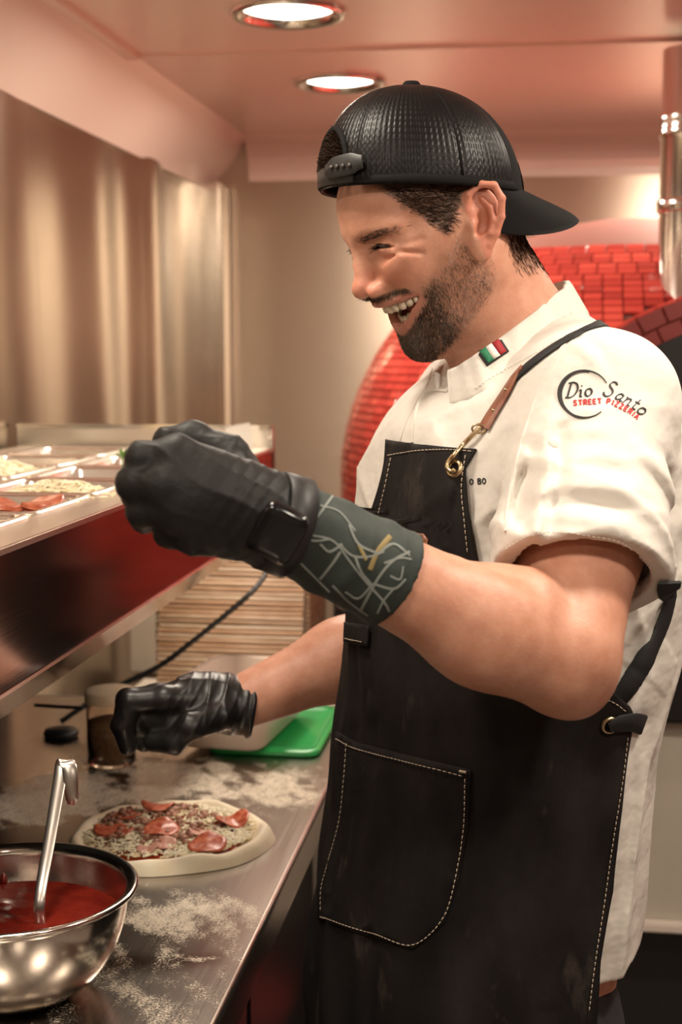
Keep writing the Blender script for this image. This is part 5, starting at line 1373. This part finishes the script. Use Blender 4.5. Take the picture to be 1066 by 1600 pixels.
def in_arch(i, j):
    ph = 2*math.pi*(j+.5)/NP_; ph = (ph+math.pi) % (2*math.pi)-math.pi; h = HGT*math.sin((i+.5)/NR*math.pi/2)
    return h > .014 and (ph/.40)**2+((h-.014)/.036)**2 < 1
for i in range(NR):
    for j in range(NP_):
        if in_arch(i, j): continue
        Fq.append((i*NP_+j, i*NP_+(j+1) % NP_, (i+1)*NP_+(j+1) % NP_, (i+1)*NP_+j))
cap = mesh('cap', V.reshape(-1, 3), Fq, CAPM, person, world=False); set_attr(cap, 'net', net.ravel())
cap['label'] = 'black mesh trucker cap worn backwards'
cap.data.materials.append(CAPF)
for pl in cap.data.polygons:
    j = (pl.vertices[0]) % NP_; ph = (2*math.pi*(j+.5)/NP_+math.pi) % (2*math.pi)-math.pi
    if abs(ph) > math.radians(128): pl.material_index = 1
so = cap.modifiers.new('thick', 'SOLIDIFY'); so.thickness = .0016; so.offset = 0
# sweat band rim, seams, arch binding, button
def cap_curve(f): return [f(t) for t in np.linspace(0, 1, 97)]
def rimp(ph, h, out=.0006):
    e = math.asin(min(1, max(0, h)/HGT)); rr = math.cos(e)**.88
    return cap_pt(FO+.014*e/1.57+(AFc*(.955 if math.cos(ph) < 0 else 1)*rr+out)*math.cos(ph), (BLc*rr+out)*math.sin(ph), h)
V = []; n = 120
for k in range(n):
    ph = 2*math.pi*k/n
    for h, o_ in ((-.003, -.001), (-.0045, .0008), (-.002, .0018), (.0035, .0014), (.0045, .0002)): V.append(cap_pt(FO+(AFc*(.955 if math.cos(ph) < 0 else 1)+o_)*math.cos(ph), (BLc+o_)*math.sin(ph), h))
mesh('cap_band', V, [(k*5+j, ((k+1) % n)*5+j, ((k+1) % n)*5+j+1, k*5+j+1) for k in range(n) for j in range(4)], CAPF, cap, world=False)
for k in range(6):
    ph = math.pi/6+k*math.pi/3
    MB().tube([W(rimp(ph, HGT*math.sin(e), .0002)) for e in np.linspace(.05, 1.5, 24)], .0011, 6).build('seam', CAPF, cap, smooth=True)
arch = []
for a in np.linspace(0, math.pi, 30): arch.append(W(rimp(.41*math.cos(a), .013+.037*math.sin(a), .001)))
MB().tube(arch, .0034, 8).build('opening_binding', CAPF, cap, smooth=True)
bt = cap_pt(FO+.014, 0, HGT); MB().tube([W(bt-HR@cn*.002), W(bt+HR@cn*.003), W(bt+HR@cn*.0052), W(bt+HR@cn*.006)], [.0085, .0085, .0065, .002], 20).build('top_button', CAPF, cap, smooth=True)
# closing strap over the forehead with its rounded loose end
V, F = [], []
def strap(ph0, ph1, h, wd, out, name, mat, drop=0):
    pts, nr_ = [], []
    for t in np.linspace(0, 1, 24):
        ph = ph0+(ph1-ph0)*t; q = W(cap_pt(FO+(AFc+out)*math.cos(ph), (BLc+out)*math.sin(ph), h-drop*t)); c0 = W(cap_pt(FO, 0, h)); m_ = q-c0; pts.append(q); nr_.append(m_/np.linalg.norm(m_))
    return ribbon(pts, nr_, wd, name, mat, cap, .0018)
PLA = M_('black strap plastic', (.012, .011, .011), .5)
strap(-.50, .50, .006, .016, .003, 'closure_strap', PLA)
strap(.12, .62, .011, [.010, .019, .0195, .0195, .012], .0058, 'strap_end', PLA, -.004)
for k in range(4):
    ph = .25+k*.08; q = W(cap_pt(FO+(AFc+.0072)*math.cos(ph), (BLc+.0072)*math.sin(ph), .0125)); c0 = W(cap_pt(FO, 0, .0125)); m_ = (q-c0)/np.linalg.norm(q-c0)
    MB().tube([q, q+m_*.0012], .0021, 8).build('snap_stud', M_('grey stud', (.07, .06, .055), .4) if k == 0 else bpy.data.materials['grey stud'], cap, smooth=True)
# hair showing through the arch
def tuft():
    r = np.random.default_rng(8); mb = []; V = []
    for k in range(1500):
        ph = r.uniform(-.36, .36); h = r.uniform(.012, .048)
        if (ph/.38)**2+((h-.012)/.036)**2 > 1: continue
        p0 = rimp(ph, h, -.008); p1 = rimp(ph+r.normal()*.10, h+r.uniform(-.002, .010), r.uniform(-.001, .006)); s_ = HR@np.array([0, .0003, 0])
        V += [p0-s_, p0+s_, (p0+p1)/2+s_+HR@cn*.002, p1]
    F = np.arange(len(V)).reshape(-1, 4); o = mesh('forelock', V, F, HAIRM, person, smooth=False, world=False); o['kind'] = 'stuff'
tuft()
# bill, pointing back over the nape
nv_, nw_ = 41, 16; V = []
for side in (0, 1):
    for i in range(nv_):
        v = -1+2*i/(nv_-1); y = BLc*.93*v; ph_ = math.asin(max(-1, min(1, y/BLc))); fr = FO-AFc*.955*math.cos(ph_)
        Lb = .076*(1-abs(v)**3.6)**.6
        for k in range(nw_):
            w_ = k/(nw_-1); f = fr-Lb*w_*.90; nn_h = .001-.016*w_*(Lb/.078)-.040*v*v*(.20+.80*w_)-.004*w_*w_; thk = .0026*(1 if side == 0 else -1)*math.sqrt(max(0, 1-w_**8))
            V.append(cap_pt(f, y*(1-.10*w_), nn_h+thk))
m2 = nv_*nw_; F = [(i*nw_+k, (i+1)*nw_+k, (i+1)*nw_+k+1, i*nw_+k+1) for i in range(nv_-1) for k in range(nw_-1)]
F += [tuple(q+m2 for q in f[::-1]) for f in F[:]]+[(i*nw_+nw_-1, (i+1)*nw_+nw_-1, m2+(i+1)*nw_+nw_-1, m2+i*nw_+nw_-1) for i in range(nv_-1)]
mesh('bill', V, F, CAPF, cap, world=False)

# ------------------------------------------------------------------ gloves
GLV = M_('black nitrile', (.010, .009, .0085), .55, 0, Specular_IOR_Level=.3)
ng = noise_(GLV, 45, 4, (1, 1, 1), .6); bump_(GLV, ng.outputs['Fac'], .35, .004)
GLW = M_('wet black nitrile', (.010, .009, .009), .34, 0, Specular_IOR_Level=.5)
ng = noise_(GLW, 40, 3, (1, 1, 1), .5); bump_(GLW, ng.outputs['Fac'], .2, .003)
ng = GLW.node_tree; aw = ng.nodes.new('ShaderNodeAttribute'); aw.attribute_name = 'wet'; range_(GLW, aw.outputs['Fac'], .40, .12, 'Roughness')
def wrinkle(p, a, dirv, freq, amp, seed):
    s = (p-np.asarray(a, np.float32))@np.asarray(dirv, np.float32); return amp*ridge(s*freq+sines(p, seed, 45, 2)*2.2)
LJ = dict(
    wr=C(447, 818, 1.00),
    mcp=[C(275, 714, .975), C(262, 757, .966), C(275, 800, .968), C(305, 838, .978)],
    pip=[C(222, 717, .975), C(208, 757, .972), C(222, 797, .975), C(262, 832, .985)],
    dip=[C(222, 733, 1.012), C(212, 772, 1.012), C(226, 808, 1.010), C(270, 836, 1.014)],
    tip=[C(262, 742, 1.025), C(255, 780, 1.028), C(262, 808, 1.026), C(300, 826, 1.030)],
    th=[C(395, 772, 1.01), C(355, 714, 1.035), C(300, 688, 1.045), C(262, 690, 1.035)])
ldir = (LJ['wr']-LJ['mcp'][1]); ldir /= np.linalg.norm(ldir)
def glove_l(p):
    p = p.astype(np.float32); J = LJ; d = None
    for k in range(4):
        q = rc(p, J['wr']*.82+J['mcp'][k]*.18, J['mcp'][k], .022, .0150 if k < 3 else .0135); d = q if d is None else smin(d, q, .014)
    d = smin(d, rc(p, J['wr'], J['mcp'][1]*.5+J['mcp'][2]*.5+np.array([.03, .012, 0]), .0285, .026), .02)
    for k in range(4):
        r = (.0118, .0120, .0114, .0102)[k]
        d = smin(d, chain(p, [J['mcp'][k], J['pip'][k], J['dip'][k], J['tip'][k]], (r*1.12, r, r*.92, r*.82), .004), .0055)
    t = chain(p, J['th'], (.018, .0145, .0130, .0110), .006); d = smin(d, t, .010)
    d = smin(d, rc(p, J['wr'], J['wr']+ldir*.03, .0285, .0295), .01)
    s = (p-J['wr'].astype(np.float32))@ldir.astype(np.float32)
    d = d-.0016*sines(p, 3, 60, 2)-wrinkle(p, J['wr'], ldir+np.array([0, 0, .4]), 130, .0016, 7)*ss(-.07, -.01, s)-wrinkle(p, J['wr'], ldir*.6+np.array([0, .2, .9]), 150, .0010, 43)-wrinkle(p, J['wr'], ldir+np.array([0, 0, -.5]), 260, .0007, 45)*ss(-.09, -.03, s)
    return np.maximum(d, s-.003)
v_, f_ = sdf_mesh(glove_l, [np.arange(-.19, .01, .0013), np.arange(.91, 1.10, .0016), np.arange(1.28, 1.47, .0013)])
glove = mesh('glove', v_, f_, GLV, person, world=False); glove['label'] = 'black glove on the raised left hand'
RJ = dict(
    wr=C(365, 1102, 1.53),
    mcp=[C(258, 1092, 1.495), C(248, 1088, 1.520), C(246, 1092, 1.545), C(250, 1102, 1.567)],
    pip=[C(205, 1094, 1.492), C(198, 1092, 1.515), C(198, 1098, 1.538), C(206, 1110, 1.560)],
    dip=[C(190, 1134, 1.490), C(192, 1138, 1.512), C(204, 1150, 1.534), C(214, 1156, 1.553)],
    tip=[C(200, 1165, 1.492), C(225, 1160, 1.514), C(240, 1150, 1.530), C(250, 1150, 1.548)],
    th=[C(345, 1116, 1.500), C(300, 1134, 1.476), C(272, 1160, 1.474), C(240, 1160, 1.484)])
rdir = (RJ['wr']-RJ['mcp'][1]); rdir /= np.linalg.norm(rdir)
def glove_r(p):
    p = p.astype(np.float32); J = RJ; d = None
    for k in range(4):
        q = rc(p, J['wr']*.82+J['mcp'][k]*.18, J['mcp'][k], .024, .0150 if k < 3 else .0135); d = q if d is None else smin(d, q, .012)
    for k in range(4):
        r = (.0120, .0120, .0112, .0100)[k]
        d = smin(d, chain(p, [J['mcp'][k], J['pip'][k], J['dip'][k], J['tip'][k]], (r*1.15, r, r*.95, r*.85), .004), .004)
    d = smin(d, chain(p, J['th'], (.0175, .0140, .0115, .0100), .006), .008)
    d = smin(d, rc(p, J['wr']-rdir*.040+np.array([0, 0, .003]), J['wr']+rdir*.022, .0290, .0325), .012); d = smin(d, rc(p, C(214, 1124, 1.512), C(268, 1126, 1.503), .0150, .018), .008); d = smin(d, rc(p, C(222, 1120, 1.535), C(290, 1118, 1.525), .017, .022), .008)
    s = (p-J['wr'].astype(np.float32))@rdir.astype(np.float32)
    d = d-.0006*sines(p, 13, 60, 2)-wrinkle(p, J['wr'], rdir+np.array([0, 0, .25]), 105, .0016, 17)*ss(-.08, -.03, s)-wrinkle(p, J['wr'], rdir*.5+np.array([0, 0, .8]), 80, .0009, 5)
    d = d-.0022*np.exp(-((s-.019)/.0025)**2)-wrinkle(p, J['wr'], rdir+np.array([.0, 0, -.35]), 240, .0008, 41)*ss(-.09, -.05, s)
    return np.maximum(d, s-.0225)
v_, f_ = sdf_mesh(glove_r, [np.arange(-.27, -.07, .0013), np.arange(1.44, 1.62, .0015), np.arange(1.02, 1.17, .0013)])
glove2 = mesh('glove', v_, f_, GLW, person, world=False); set_attr(glove2, 'wet', ss(-.105, -.125, (v_@np.array([1., 0, 0])-C(365, 1102, 1.53)[0]))); glove2['label'] = 'wet black glove on the lower right hand'

# patterned dark green sleeve on the left forearm
SLV = varied('dark green arm sleeve', (.017, .026, .022), (.032, .044, .037), 30, .7, 0, .3)
adir = (ELL_*.70+WRL*.30+np.array([0, 0, .006])-WRL); adir /= np.linalg.norm(adir)
wend = C(600, 921, 1.035); 
enn = adir+np.array([.05, 0, -.10]); enn /= np.linalg.norm(enn)
def arm_sl(p):
    p = p.astype(np.float32); L_ = np.linalg.norm(ELL_*.70+WRL*.30-WRL)
    fa = ELL_*.70+WRL*.30+np.array([.0, 0, -.002])
    d = rc(p, WRL, fa, .0318, .0440); d = d-.0022*sines(p, 23, 34, 2)-wrinkle(p, WRL, adir+np.array([0, .3, .5]), 95, .0020, 31)
    e = (p-wend.astype(np.float32))@enn.astype(np.float32); s = (p-WRL.astype(np.float32))@adir.astype(np.float32)
    return np.maximum(np.maximum(d, e), -s-.002)
v_, f_ = sdf_mesh(arm_sl, [np.arange(-.09, .10, .0022), np.arange(.93, 1.13, .0025), np.arange(1.22, 1.42, .0022)])
slv = mesh('arm_sleeve', v_, f_, SLV, person, world=False); slv['label'] = 'dark green wrist sleeve with pale criss-cross lines'
HS = Hit(slv)
PAT = M_('pale sleeve line', (.22, .24, .22), .7); PATY = M_('mustard sleeve line', (.28, .21, .08), .7)
def sline(path, wd, mat=PAT):
    P_, N_ = HS.line(path, .0003, 6)
    if len(P_) > 3: ribbon(P_, N_, wd, 'printed_line', mat, slv, .0006)
for path, wd in (([(470, 880), (490, 900), (515, 925)], .0016), ([(500, 790), (530, 800), (555, 830)], .0016), ([(545, 820), (560, 850), (590, 865)], .0020), ([(480, 835), (520, 845), (545, 875), (560, 895)], .0014), ([(610, 900), (625, 905), (630, 885)], .0014), ([(590, 958), (600, 938), (615, 920)], .0014), ([(500, 850), (515, 862), (535, 850)], .0018), ([(563, 955), (590, 905), (612, 878), (640, 862)], .0020), ([(560, 895), (580, 918), (600, 940), (608, 955)], .0018), ([(583, 912), (615, 920), (634, 905)], .0018), ([(600, 880), (625, 872), (643, 874)], .0016),
                 ([(500, 905), (520, 880), (532, 862)], .0020), ([(470, 842), (495, 845), (515, 842)], .0016), ([(520, 915), (545, 940), (575, 962)], .0018), ([(478, 850), (488, 820), (505, 795), (520, 775)], .0018), ([(555, 870), (565, 895), (582, 915)], .0020),
                 ([(540, 925), (560, 935), (583, 912)], .0016), ([(590, 865), (615, 850), (640, 868)], .0022), ([(530, 850), (550, 868), (575, 870), (600, 862)], .0016)): sline(path, wd)
for path, wd in (([(610, 838), (590, 862), (578, 890)], .0040), ([(560, 850), (572, 875)], .0026)): sline(path, wd, PATY)
# watch on the wrist, over the sleeve end
WAT = M_('watch glass black', (.008, .008, .009), .12); WBD = M_('watch band', (.016, .015, .015), .5)
wc0 = WRL-ldir*.006
yv = np.cross(ldir, np.array([0, 0, 1.])); 
def ringpt(a, r, s):
    e1 = np.array([0, 0, 1.])-ldir*ldir[2]; e1 /= np.linalg.norm(e1); e2 = np.cross(ldir, e1); return wc0+ldir*s+e1*r*math.cos(a)+e2*r*math.sin(a)
V = []; n = 60
for k in range(n):
    a = 2*math.pi*k/n
    for s, r in ((-.011, .0335), (-.010, .0362), (.010, .0375), (.011, .0345)): V.append(ringpt(a, r, s))
mesh('watch_band', V, [(k*4+j, ((k+1) % n)*4+j, ((k+1) % n)*4+(j+1) % 4, k*4+(j+1) % 4) for k in range(n) for j in range(4)], WBD, slv, world=False)
# watch case: faces down and to the camera
cc = C(434, 834, .958); e2 = np.array([-.10, -.93, -.35]); e2 /= np.linalg.norm(e2); e1 = ldir-e2*np.dot(ldir, e2); e1 /= np.linalg.norm(e1); e3 = np.cross(e2, e1)
loops = []
for hx, hy, rr, h in ((.0145, .0185, .006, -.009), (.0165, .0205, .007, -.004), (.0165, .0205, .007, .002), (.0145, .018, .006, .0042), (.009, .012, .004, .0048)):
    loops.append([cc+e1*q[0]+e3*q[1]+e2*h for q in rrect(0, 0, hx, hy, rr, 0)])
loft([[W(q) for q in l] for l in loops], WAT, 'watch', slv)
bk = [C(430, 790, .975), C(440, 776, .978), C(452, 768, .985), C(470, 776, .985), C(478, 792, .975)]
mb = MB(); mb.tube([W(q) for q in cr(bk, 5)], .0018, 6); mb.build('buckle', M_('gunmetal', (.25, .23, .2), .3, 1), slv, smooth=True)
# ------------------------------------------------------------------ badges, lettering and seams on the jacket
BLKT = M_('black thread', (.015, .012, .012), .7); REDT = M_('red thread', (.52, .02, .025), .7)
GRT = M_('green thread', (.01, .16, .07), .7); WHT = M_('white thread', (.78, .74, .68), .7); DRD = M_('crimson thread', (.33, .015, .02), .7)
def quad_pts(P4, u, v):
    a, b, c, d = [np.array(q, float) for q in P4]; return (a*(1-u)+b*u)*(1-v)+(d*(1-u)+c*u)*v
FL = [(744, 550), (780, 527), (795, 550), (761, 573)]       # flag corners: left, top, right, bottom
def sub(u0, u1, v0=.0, v1=1.0): return [tuple(quad_pts(FL, u, v)) for u, v in ((u0, v0), (u1, v0), (u1, v1), (u0, v1))]
fb_ = panel(HC, sub(0, 1), .0004, .0012, 'flag_patch', BLKT, collar, 6)
for (u0, u1), m_ in (((.09, .36), GRT), ((.37, .63), WHT), ((.64, .91), DRD)):
    o = panel(HC, sub(u0, u1, .10, .90), .0016, .0006, 'flag_stripe', m_, collar, 5)
def pen(hit, strokes, w0, name, mat, parent, off=.0004, ang=math.radians(35), th=.0007, flat=False):
    V, F = [], []
    for s in strokes:
        s = list(s); pts = cr(s, 5) if len(s) > 2 else np.array([np.array(s[0])*(1-t)+np.array(s[1])*t for t in np.linspace(0, 1, 6)])
        P_, N_, wd = [], [], []
        tg = np.gradient(pts, axis=0)
        for (x, y), t in zip(pts, tg):
            q, m_ = hit.px(x, y, off)
            if q is None: continue
            a = math.atan2(-t[1], t[0]); P_.append(q); N_.append(m_); wd.append(w0 if flat else w0*(.38+.75*abs(math.sin(a-ang))))
        if len(P_) < 3: continue
        v, f = ribbon(P_, N_, np.array(wd), None, None, None, th); n = len(V); V += list(v); F += [tuple(i+n for i in q) for q in f]
    return MB().add(V, F).build(name, mat, parent) if V else None
# letter shapes in em units (x right, y up)
LET = {
 'D': [[(.12, 0), (.22, .5), (.32, 1)], [(.0, .02), (.12, 0), (.35, .0), (.62, .18), (.78, .52), (.72, .85), (.50, 1), (.32, 1), (.14, .97)]],
 'i': [[(.0, .40), (.10, .46), (.12, .25), (.10, .02), (.22, .0)], [(.15, .70), (.17, .74)]],
 'o': [[(.30, .48), (.12, .44), (.03, .22), (.12, .02), (.30, .0), (.45, .14), (.46, .34), (.34, .48), (.28, .48)]],
 'S': [[(.72, .86), (.62, 1.0), (.40, 1.02), (.26, .86), (.30, .68), (.52, .48), (.58, .28), (.46, .06), (.22, -.02), (.04, .10), (.02, .24)]],
 'a': [[(.40, .44), (.20, .48), (.04, .26), (.08, .04), (.22, .02), (.38, .22), (.42, .44)], [(.43, .48), (.38, .2), (.42, .0), (.54, .06)]],
 'n': [[(.02, .46), (.08, .46), (.06, .2), (.02, 0)], [(.06, .22), (.18, .42), (.32, .47), (.38, .36), (.36, .12), (.38, 0), (.50, .04)]],
 't': [[(.18, .78), (.14, .4), (.12, .12), (.20, .0), (.34, .06)], [(.0, .50), (.34, .52)]],
 'T': [[(.0, 1), (.7, 1)], [(.35, 1), (.35, 0)]], 'R': [[(.05, 0), (.05, 1)], [(.05, 1), (.5, 1), (.62, .75), (.5, .52), (.05, .5)], [(.3, .5), (.65, 0)]],
 'E': [[(.05, 0), (.05, 1)], [(.05, 1), (.6, 1)], [(.05, .5), (.5, .5)], [(.05, 0), (.6, 0)]], 'P': [[(.05, 0), (.05, 1)], [(.05, 1), (.5, 1), (.62, .75), (.5, .48), (.05, .48)]],
 'I': [[(.2, 0), (.2, 1)]], 'Z': [[(.0, 1), (.6, 1)], [(.6, 1), (.02, 0)], [(.0, 0), (.62, 0)]], 'A': [[(.0, 0), (.33, 1)], [(.33, 1), (.66, 0)], [(.14, .36), (.52, .36)]],
 's': [[(.58, .85), (.40, 1), (.12, .92), (.10, .68), (.5, .38), (.52, .1), (.28, -.02), (.02, .12)]], 'B': [[(.05, 0), (.05, 1)], [(.05, 1), (.45, .98), (.5, .7), (.05, .52)], [(.05, .52), (.55, .45), (.55, .08), (.05, 0)]],
 'O': [[(.3, 1), (.05, .75), (.05, .25), (.3, 0), (.58, .25), (.58, .75), (.3, 1)]]}
def text_on(path, items, size, slant=0.):
    """items: (letter, advance) placed along a pixel path; returns pixel strokes"""
    pth = cr(path, 12); dd = np.r_[0, np.cumsum(np.linalg.norm(np.diff(pth, axis=0), axis=1))]; s = 0; out = []
    for ch, adv in items:
        if ch != ' ':
            x0 = np.array([np.interp(s, dd, pth[:, k]) for k in (0, 1)]); x1 = np.array([np.interp(s+size*.5, dd, pth[:, k]) for k in (0, 1)])
            t = (x1-x0)/(np.linalg.norm(x1-x0)+1e-9); nn_ = np.array([t[1], -t[0]])
            for st in LET[ch]: out.append([tuple(x0+t*(x+slant*y)*size+nn_*y*size) for x, y in st])
        s += adv*size
    return out
base = [(884, 622), (910, 620), (935, 618), (956, 621), (975, 631), (996, 644), (1020, 668)]
pen(HJ, text_on(base, [('D', .90), ('i', .40), ('o', .60), (' ', .62), ('S', .82), ('a', .62), ('n', .62), ('t', .46), ('o', .5)], 23, .16), .0018, 'embroidered_name', BLKT, jacket)
base2 = [(897, 634), (925, 632), (948, 631), (966, 637), (985, 648), (1004, 664)]
pen(HJ, text_on(base2, [('s', 1.02), ('T', 1.0), ('R', 1.0), ('E', .96), ('E', .98), ('T', 1.0), (' ', .75), ('P', 1.0), ('I', .72), ('Z', 1.0), ('Z', 1.0), ('E', .96), ('R', 1.0), ('I', .7), ('A', .9)], 7.6), .00125, 'embroidered_subtitle', REDT, jacket, flat=True)
arc = [(913.5+39*math.cos(a), 616-37*math.sin(a)) for a in np.linspace(math.radians(28), math.radians(312), 40)]
P_, N_ = [], []
for x, y in arc:
    q, m_ = HJ.px(x, y, .0004)
    if q is not None: P_.append(q); N_.append(m_)
tp = [.0006, .0012, .0014, .0022, .0036, .0040, .0030, .0022, .0026, .0014, .0008]
if len(P_) > 4: ribbon(P_, N_, tp, 'logo_ring', BLKT, jacket, .0007)
arc = [(914.5+36.5*math.cos(a), 617-35.5*math.sin(a)) for a in np.linspace(math.radians(80), math.radians(250), 26)]
pen(HJ, [arc], .0007, 'logo_ring', BLKT, jacket)
pen(HJ, text_on([(735, 757), (770, 755)], [('O', .95), (' ', .55), ('B', .9), ('O', .8)], 8.2), .0011, 'embroidered_initials', BLKT, jacket, flat=True)
HJC = HC
stitches(HJC, [(742, 607), (775, 586), (812, 566), (850, 545), (885, 520)], jacket, .0042, .0030, .0007, 'seam_stitching', WHT, .0006)
# front placket edge, a raised welt, with its turned corner
P_, N_ = HJ.line([(700, 612), (672, 612), (655, 628), (648, 655), (645, 692)], .0004, 8)
if len(P_) > 3: ribbon(P_, N_, .0032, 'placket_edge', CLOTH, jacket, .0026)
P_, N_ = HJ.line([(676, 575), (668, 600), (640, 650), (622, 700)], .0004, 8)
if len(P_) > 3: ribbon(P_, N_, .0026, 'placket_edge', CLOTH, jacket, .0022)
# armhole seam and shoulder seam
P_, N_ = HJ.line([(905, 508), (868, 560), (838, 620), (815, 690), (800, 760), (790, 830)], .0002, 8)
if len(P_) > 3: ribbon(P_, N_, .0030, 'armhole_seam', CLOTH, jacket, .0020)
# sleeve pocket with covered button
rivet(HJ, 868, 692, .0062, .0004, 'covered_button', CLOTH, jacket)
# hem stitching of the sleeve
stitches(HJ, [(790, 858), (830, 836), (880, 832), (930, 838), (980, 852), (1020, 890)], jacket, .0042, .0030, .0006, 'hem_stitching', WHT, .0005)
